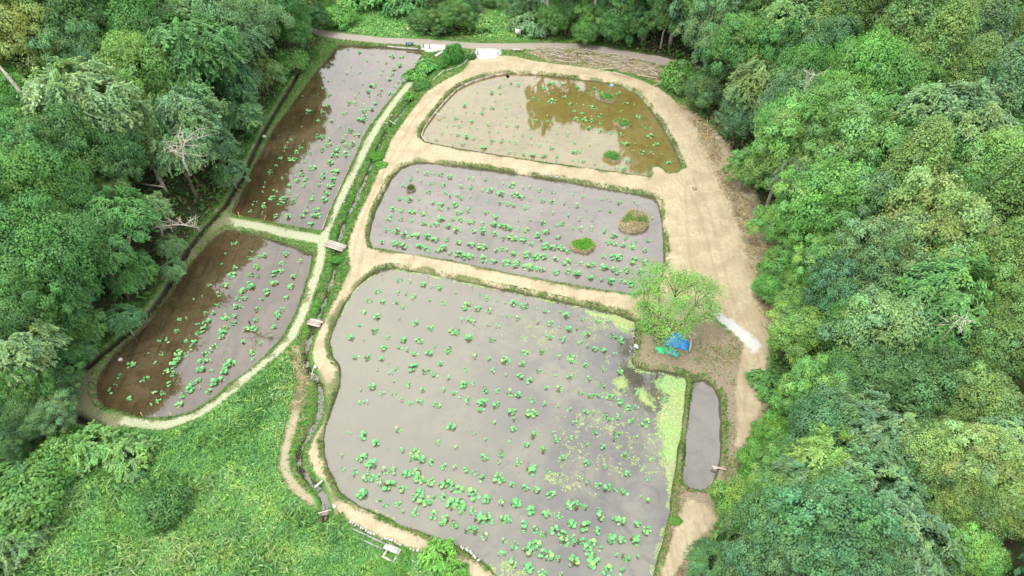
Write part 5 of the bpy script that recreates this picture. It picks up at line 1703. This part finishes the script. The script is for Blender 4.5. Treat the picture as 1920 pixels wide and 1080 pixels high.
crumple('tarpaulin', 1269, 641, 1.3, 1.0, 0.7, M_BLUE, 'crumpled blue tarpaulin heap under the lone tree', 3, 'tarpaulin', -0.3)
crumple('green_net', 1243, 657, 0.85, 0.5, 0.3, M_GREEN, 'bright green plastic net lying left of the blue tarpaulin', 7, 'net', -0.1)
crumple('plastic_sheet', 1262, 662, 0.6, 0.5, 0.2, plain_mat('teal_sheet', (0.07, 0.30, 0.26), 0.5, 0.4, 0.5, 5), 'small teal plastic sheet below the blue tarpaulin', 9, 'plastic sheet', -0.5)
crumple('tyre_heap', 1283, 651, 0.42, 0.35, 0.2, M_TEALP, 'dark blue grey sheet tucked behind the right of the tarpaulin', 11, 'plastic sheet', 0.2)
bpy.data.objects['tyre_heap'].name = 'plastic_sheet'

# broken stump with bare twigs right of the tarpaulin
c = W(1291, 652)
e = empty('dead_stump', (c[0], c[1], 0.42), 'pale dead stump with bare twigs right of the blue tarpaulin', 'stump')
b = MB()
b.tube([(0, -0.6, 0), (0.05, -0.3, 0.5), (0.1, 0.1, 1.3)], [0.12, 0.1, 0.07], 6)
link('trunk', b.mesh('trunk', M_DEAD), e)
for k, (dx, dy, dz) in enumerate(((0.9, 0.5, 0.6), (-0.5, 0.5, 0.7), (0.5, -0.1, 0.5), (0.2, 0.8, 0.8))):
    b = MB()
    b.tube([(0.1, 0.1, 1.25), (0.1 + dx * 0.6, 0.1 + dy * 0.6, 1.25 + dz * 0.7), (0.1 + dx, 0.1 + dy, 1.2 + dz)], [0.04, 0.03, 0.012], 5)
    link('branch', b.mesh('branch', M_DEAD), e)


# ------------------------------------------------------------------ bare dead trees and logs at the left wood's edge
def dead_tree(u, v, z, pts, nb, lab, seed, spread=2.2, r0=0.16, cat='dead tree', name='dead_tree', bz=None):
    """bare wood; u, v, z: where its foot is seen"""
    rs = np.random.RandomState(seed)
    c = W(u, v, z)
    e = empty(name, (c[0], c[1], z), lab, cat)
    pts = np.array(pts, float)
    b = MB()
    b.tube(pts, np.linspace(r0, r0 * 0.35, len(pts)), 7)
    link('trunk', b.mesh('trunk', M_DEAD, True), e)
    for k in range(nb):
        f = rs.uniform(0.35, 1.0) * (len(pts) - 1)
        i = min(int(f), len(pts) - 2)
        p = pts[i] + (pts[i + 1] - pts[i]) * (f - i)
        a = rs.uniform(0, 6.28)
        L = spread * rs.uniform(0.4, 1)
        d = np.array([math.cos(a), math.sin(a), rs.uniform(0.0, 0.7)]) * L
        b = MB()
        b.tube([p, p + d * 0.5 + rs.normal(0, 0.12, 3), p + d + rs.normal(0, 0.2, 3)], [r0 * 0.35, r0 * 0.22, 0.02], 5)
        for q in range(3):
            s0 = p + d * rs.uniform(0.4, 0.9)
            b.tube([s0, s0 + rs.normal(0, 0.45, 3) + [0, 0, 0.2]], [0.03, 0.01], 4, cap=False)
        link('branch', b.mesh('branch', M_DEAD), e)


def gz_at(u, v, z=6.0):
    for _ in range(30):
        x, y, _q = P(u, v, z)
        z += (float(ground_z(x, y)) - z) * 0.5
    return z


dead_tree(338, 285, gz_at(338, 300) + 11.5, [(0, 0, -3), (0, 0, -1), (0.3, 0.3, 0.3), (0.8, 0.6, 1.2)], 16, 'bare grey dead branches on top of the feathery trees left of the upper left pond', 3, 3.0, 0.12)
dead_tree(285, 428, gz_at(285, 428) + 4.0, [(0, 0, 0), (1.6, 0.1, 0.3), (3.4, 0.4, 0.2), (4.6, 0.2, 0.0)], 14, 'fallen bare branches at the wood edge level with the grassy cross bank', 4, 1.8, 0.11)
dead_tree(313, 362, gz_at(313, 362), [(0, 0, 0), (-0.1, 0, 1.6), (-0.3, 0.1, 3.2), (-0.6, 0.2, 5.2)], 8, 'pale bare trunk standing at the wood edge left of the cross bank', 5, 2.4, 0.28)
dead_tree(268, 345, gz_at(268, 345) + 2.0, [(0, 0, 0), (1.4, -0.4, 0.1), (2.9, -0.9, 0.2)], 2, 'short fallen log left of the pale bare trunk', 6, 0.8, 0.16, 'log', 'fallen_log')
dead_tree(1787, 606, gz_at(1787, 606) + 11.5, [(0, 0, -2), (0.2, 0, 0.2), (0.6, 0.2, 0.6)], 7, 'white bare branches among the trees of the right wood, level with the lone tree', 7, 1.3, 0.06)
dead_tree(1516, 150, gz_at(1516, 150) + 11.5, [(0, 0, -2), (0.2, 0, 0.2), (0.5, 0.2, 0.7)], 7, 'bare twigs sticking out of the right wood level with the top pond', 8, 1.4, 0.06)
dead_tree(64, 205, gz_at(64, 205) + 6.5, [(0, 0, 0), (-0.7, 0.2, 2.5), (-1.6, 0.5, 5.0), (-2.4, 0.6, 7.0)], 2, 'leaning grey trunk below the rusty olive tree in the upper left', 10, 1.4, 0.24)

# big sticks on the reed heap below the road
for i, (u0, v0, u1, v1) in enumerate(((1030, 100, 1058, 108), (1040, 112, 1075, 117), (1110, 112, 1150, 122), (1120, 130, 1165, 127), (1175, 120, 1215, 135), (1195, 140, 1240, 148), (1215, 128, 1250, 150), (1085, 103, 1120, 107), (1150, 135, 1185, 145), (1225, 160, 1255, 150))):
    pole(W(u0, v0, 0.85), W(u1, v1, 0.75), 0.07, M_DEAD, f'bare branch on the reed heap below the road, {ORDW[i]} from left', 'branch_log', 'branch', 'loose branches on the reed heap')

tw = MB()
for k in range(230):
    while True:
        q = (RB.uniform(985, 1262), RB.uniform(92, 168))
        w_ = P(q[0], q[1], 0.6)
        if float(sdf(np.array([w_[0]]), np.array([w_[1]]), BRUSH)[0]) > 0.2:
            break
    a_ = RB.uniform(-0.6, 0.6) if RB.rand() < 0.7 else RB.uniform(0, 3.1)
    L_ = RB.uniform(0.7, 2.4)
    d_ = np.array([math.cos(a_), -math.sin(a_), 0]) * L_ / 2
    z_ = RB.uniform(0.55, 1.15)
    cc_ = np.array([w_[0], w_[1], z_])
    bend = np.array([RB.normal(0, 0.15), RB.normal(0, 0.15), RB.uniform(0, 0.25)])
    tw.tube([cc_ - d_, cc_ + bend, cc_ + d_ + [0, 0, RB.normal(0, 0.15)]], RB.uniform(0.018, 0.05), 4, tint=None, cap=False)
link('twig_heap', tw.mesh('twig_heap', M_DEAD), kind='stuff', label='tangle of cut twigs and stalks heaped below the road', category='twigs')

# ------------------------------------------------------------------ shrubs near the road, by the ditch and by the bottom path
shr = [(850, 104, 34, 0, (0.07, 0.26, 0.06), 1.35, 'rounded dark green shrub beside the road between the two gravel patches', 'roadside'),
       (800, 122, 40, 1, (0.13, 0.34, 0.10), 0.6, 'feathery shrub spilling over the ditch, nearest the stone slab', ''),
       (778, 140, 40, 1, (0.12, 0.32, 0.08), 0.6, 'feathery shrub over the ditch, second below the stone slab', ''),
       (790, 158, 30, 0, (0.09, 0.26, 0.07), 0.6, 'low shrub in the ditch right of the pale pond edging', ''),
       (770, 178, 26, 1, (0.11, 0.30, 0.06), 0.6, 'small shrub in the ditch level with the end of the top pond', ''),
       (885, 106, 16, 0, (0.06, 0.18, 0.06), 0.7, 'small dark shrub left of the larger white gravel pad', ''),
       (824, 120, 26, 0, (0.08, 0.24, 0.06), 0.7, 'low shrub between the rounded shrub and the ditch', ''),
       (707, 292, 24, 0, (0.10, 0.30, 0.05), 0.5, 'low bush over the ditch level with the near side of the top pond', ''),
       (716, 308, 20, 1, (0.12, 0.33, 0.06), 0.5, 'feathery tuft by the ditch just above the middle pond corner', ''),
       (632, 486, 20, 0, (0.08, 0.28, 0.05), 0.5, 'low bush over the ditch just below the longer footbridge', ''),
       (822, 1040, 62, 1, (0.17, 0.40, 0.09), 0.95, 'light green airy bush overhanging the bottom path', ''),
       (850, 1075, 46, 1, (0.15, 0.36, 0.08), 0.9, 'airy bush at the bottom edge right of the overhanging one', ''),
       (735, 1062, 60, 0, (0.10, 0.27, 0.06), 0.3, 'low weed mound below the concrete culvert', ''),
       (1215, 610, 34, 1, (0.14, 0.30, 0.08), 0.5, 'low bush at the waterside left of the lone tree', ''),
       (1268, 975, 20, 0, (0.10, 0.28, 0.06), 0.4, 'small weed patch at the near right shore of the large pond', '')]
for i, (u, v, w, k, col, fl, lab, _s) in enumerate(shr):
    r = w * 0.5 * depth(v, 1) / F * 1.15
    c = W(u, v, 0.42 + r * fl * 0.4)
    e = empty('shrub', (c[0], c[1], 0.35), lab, 'shrub', 'shrubs among the ponds', i * 1.3)
    o = link('crown', CROWNS['S'][k], e, (0, 0, r * fl * 0.3))
    o.scale = (r, r, r * fl * 1.3)
    o.color = (*col, 1)
    t = link('trunk', TRUNKS[0], e)
    t.scale = (r * 0.9, r * 0.9, r * fl * 0.9)

# ------------------------------------------------------------------ culvert in the weeds at the bottom
c = W(738, 1038, 0.5)
e = empty('concrete_culvert', (c[0], c[1], 0.36), 'white concrete box with grey channel in the weeds below the bottom path', 'culvert', None, -0.42)
for nm_, cc, sz, mt in (('channel_wall', (-2.6, 0.42, 0.05), (3.4, 0.10, 0.30), M_CONC), ('channel_wall', (-2.6, -0.05, 0.05), (3.4, 0.10, 0.30), M_CONC), ('channel_floor', (-2.6, 0.18, -0.04), (3.38, 0.36, 0.06), M_CONC),
                        ('box_wall', (-0.55, -0.15, 0.2), (0.14, 1.2, 0.6), M_PALE), ('box_wall', (0.45, -0.15, 0.2), (0.14, 1.2, 0.6), M_PALE), ('box_wall', (-0.05, 0.38, 0.2), (0.86, 0.14, 0.58), M_WHITE), ('box_wall', (-0.05, -0.68, 0.2), (0.86, 0.14, 0.58), M_WHITE), ('lid', (-0.25, 0.12, 0.53), (1.3, 0.42, 0.07), M_WHITE),
                        ('channel_wall', (1.7, 0.1, 0.05), (1.8, 0.10, 0.25), M_CONC), ('channel_floor', (1.7, -0.1, 0.03), (1.8, 0.32, 0.06), M_CONC)):
    b = MB()
    b.box((0, 0, 0), sz)
    link(nm_, b.mesh(nm_, mt), e, cc)
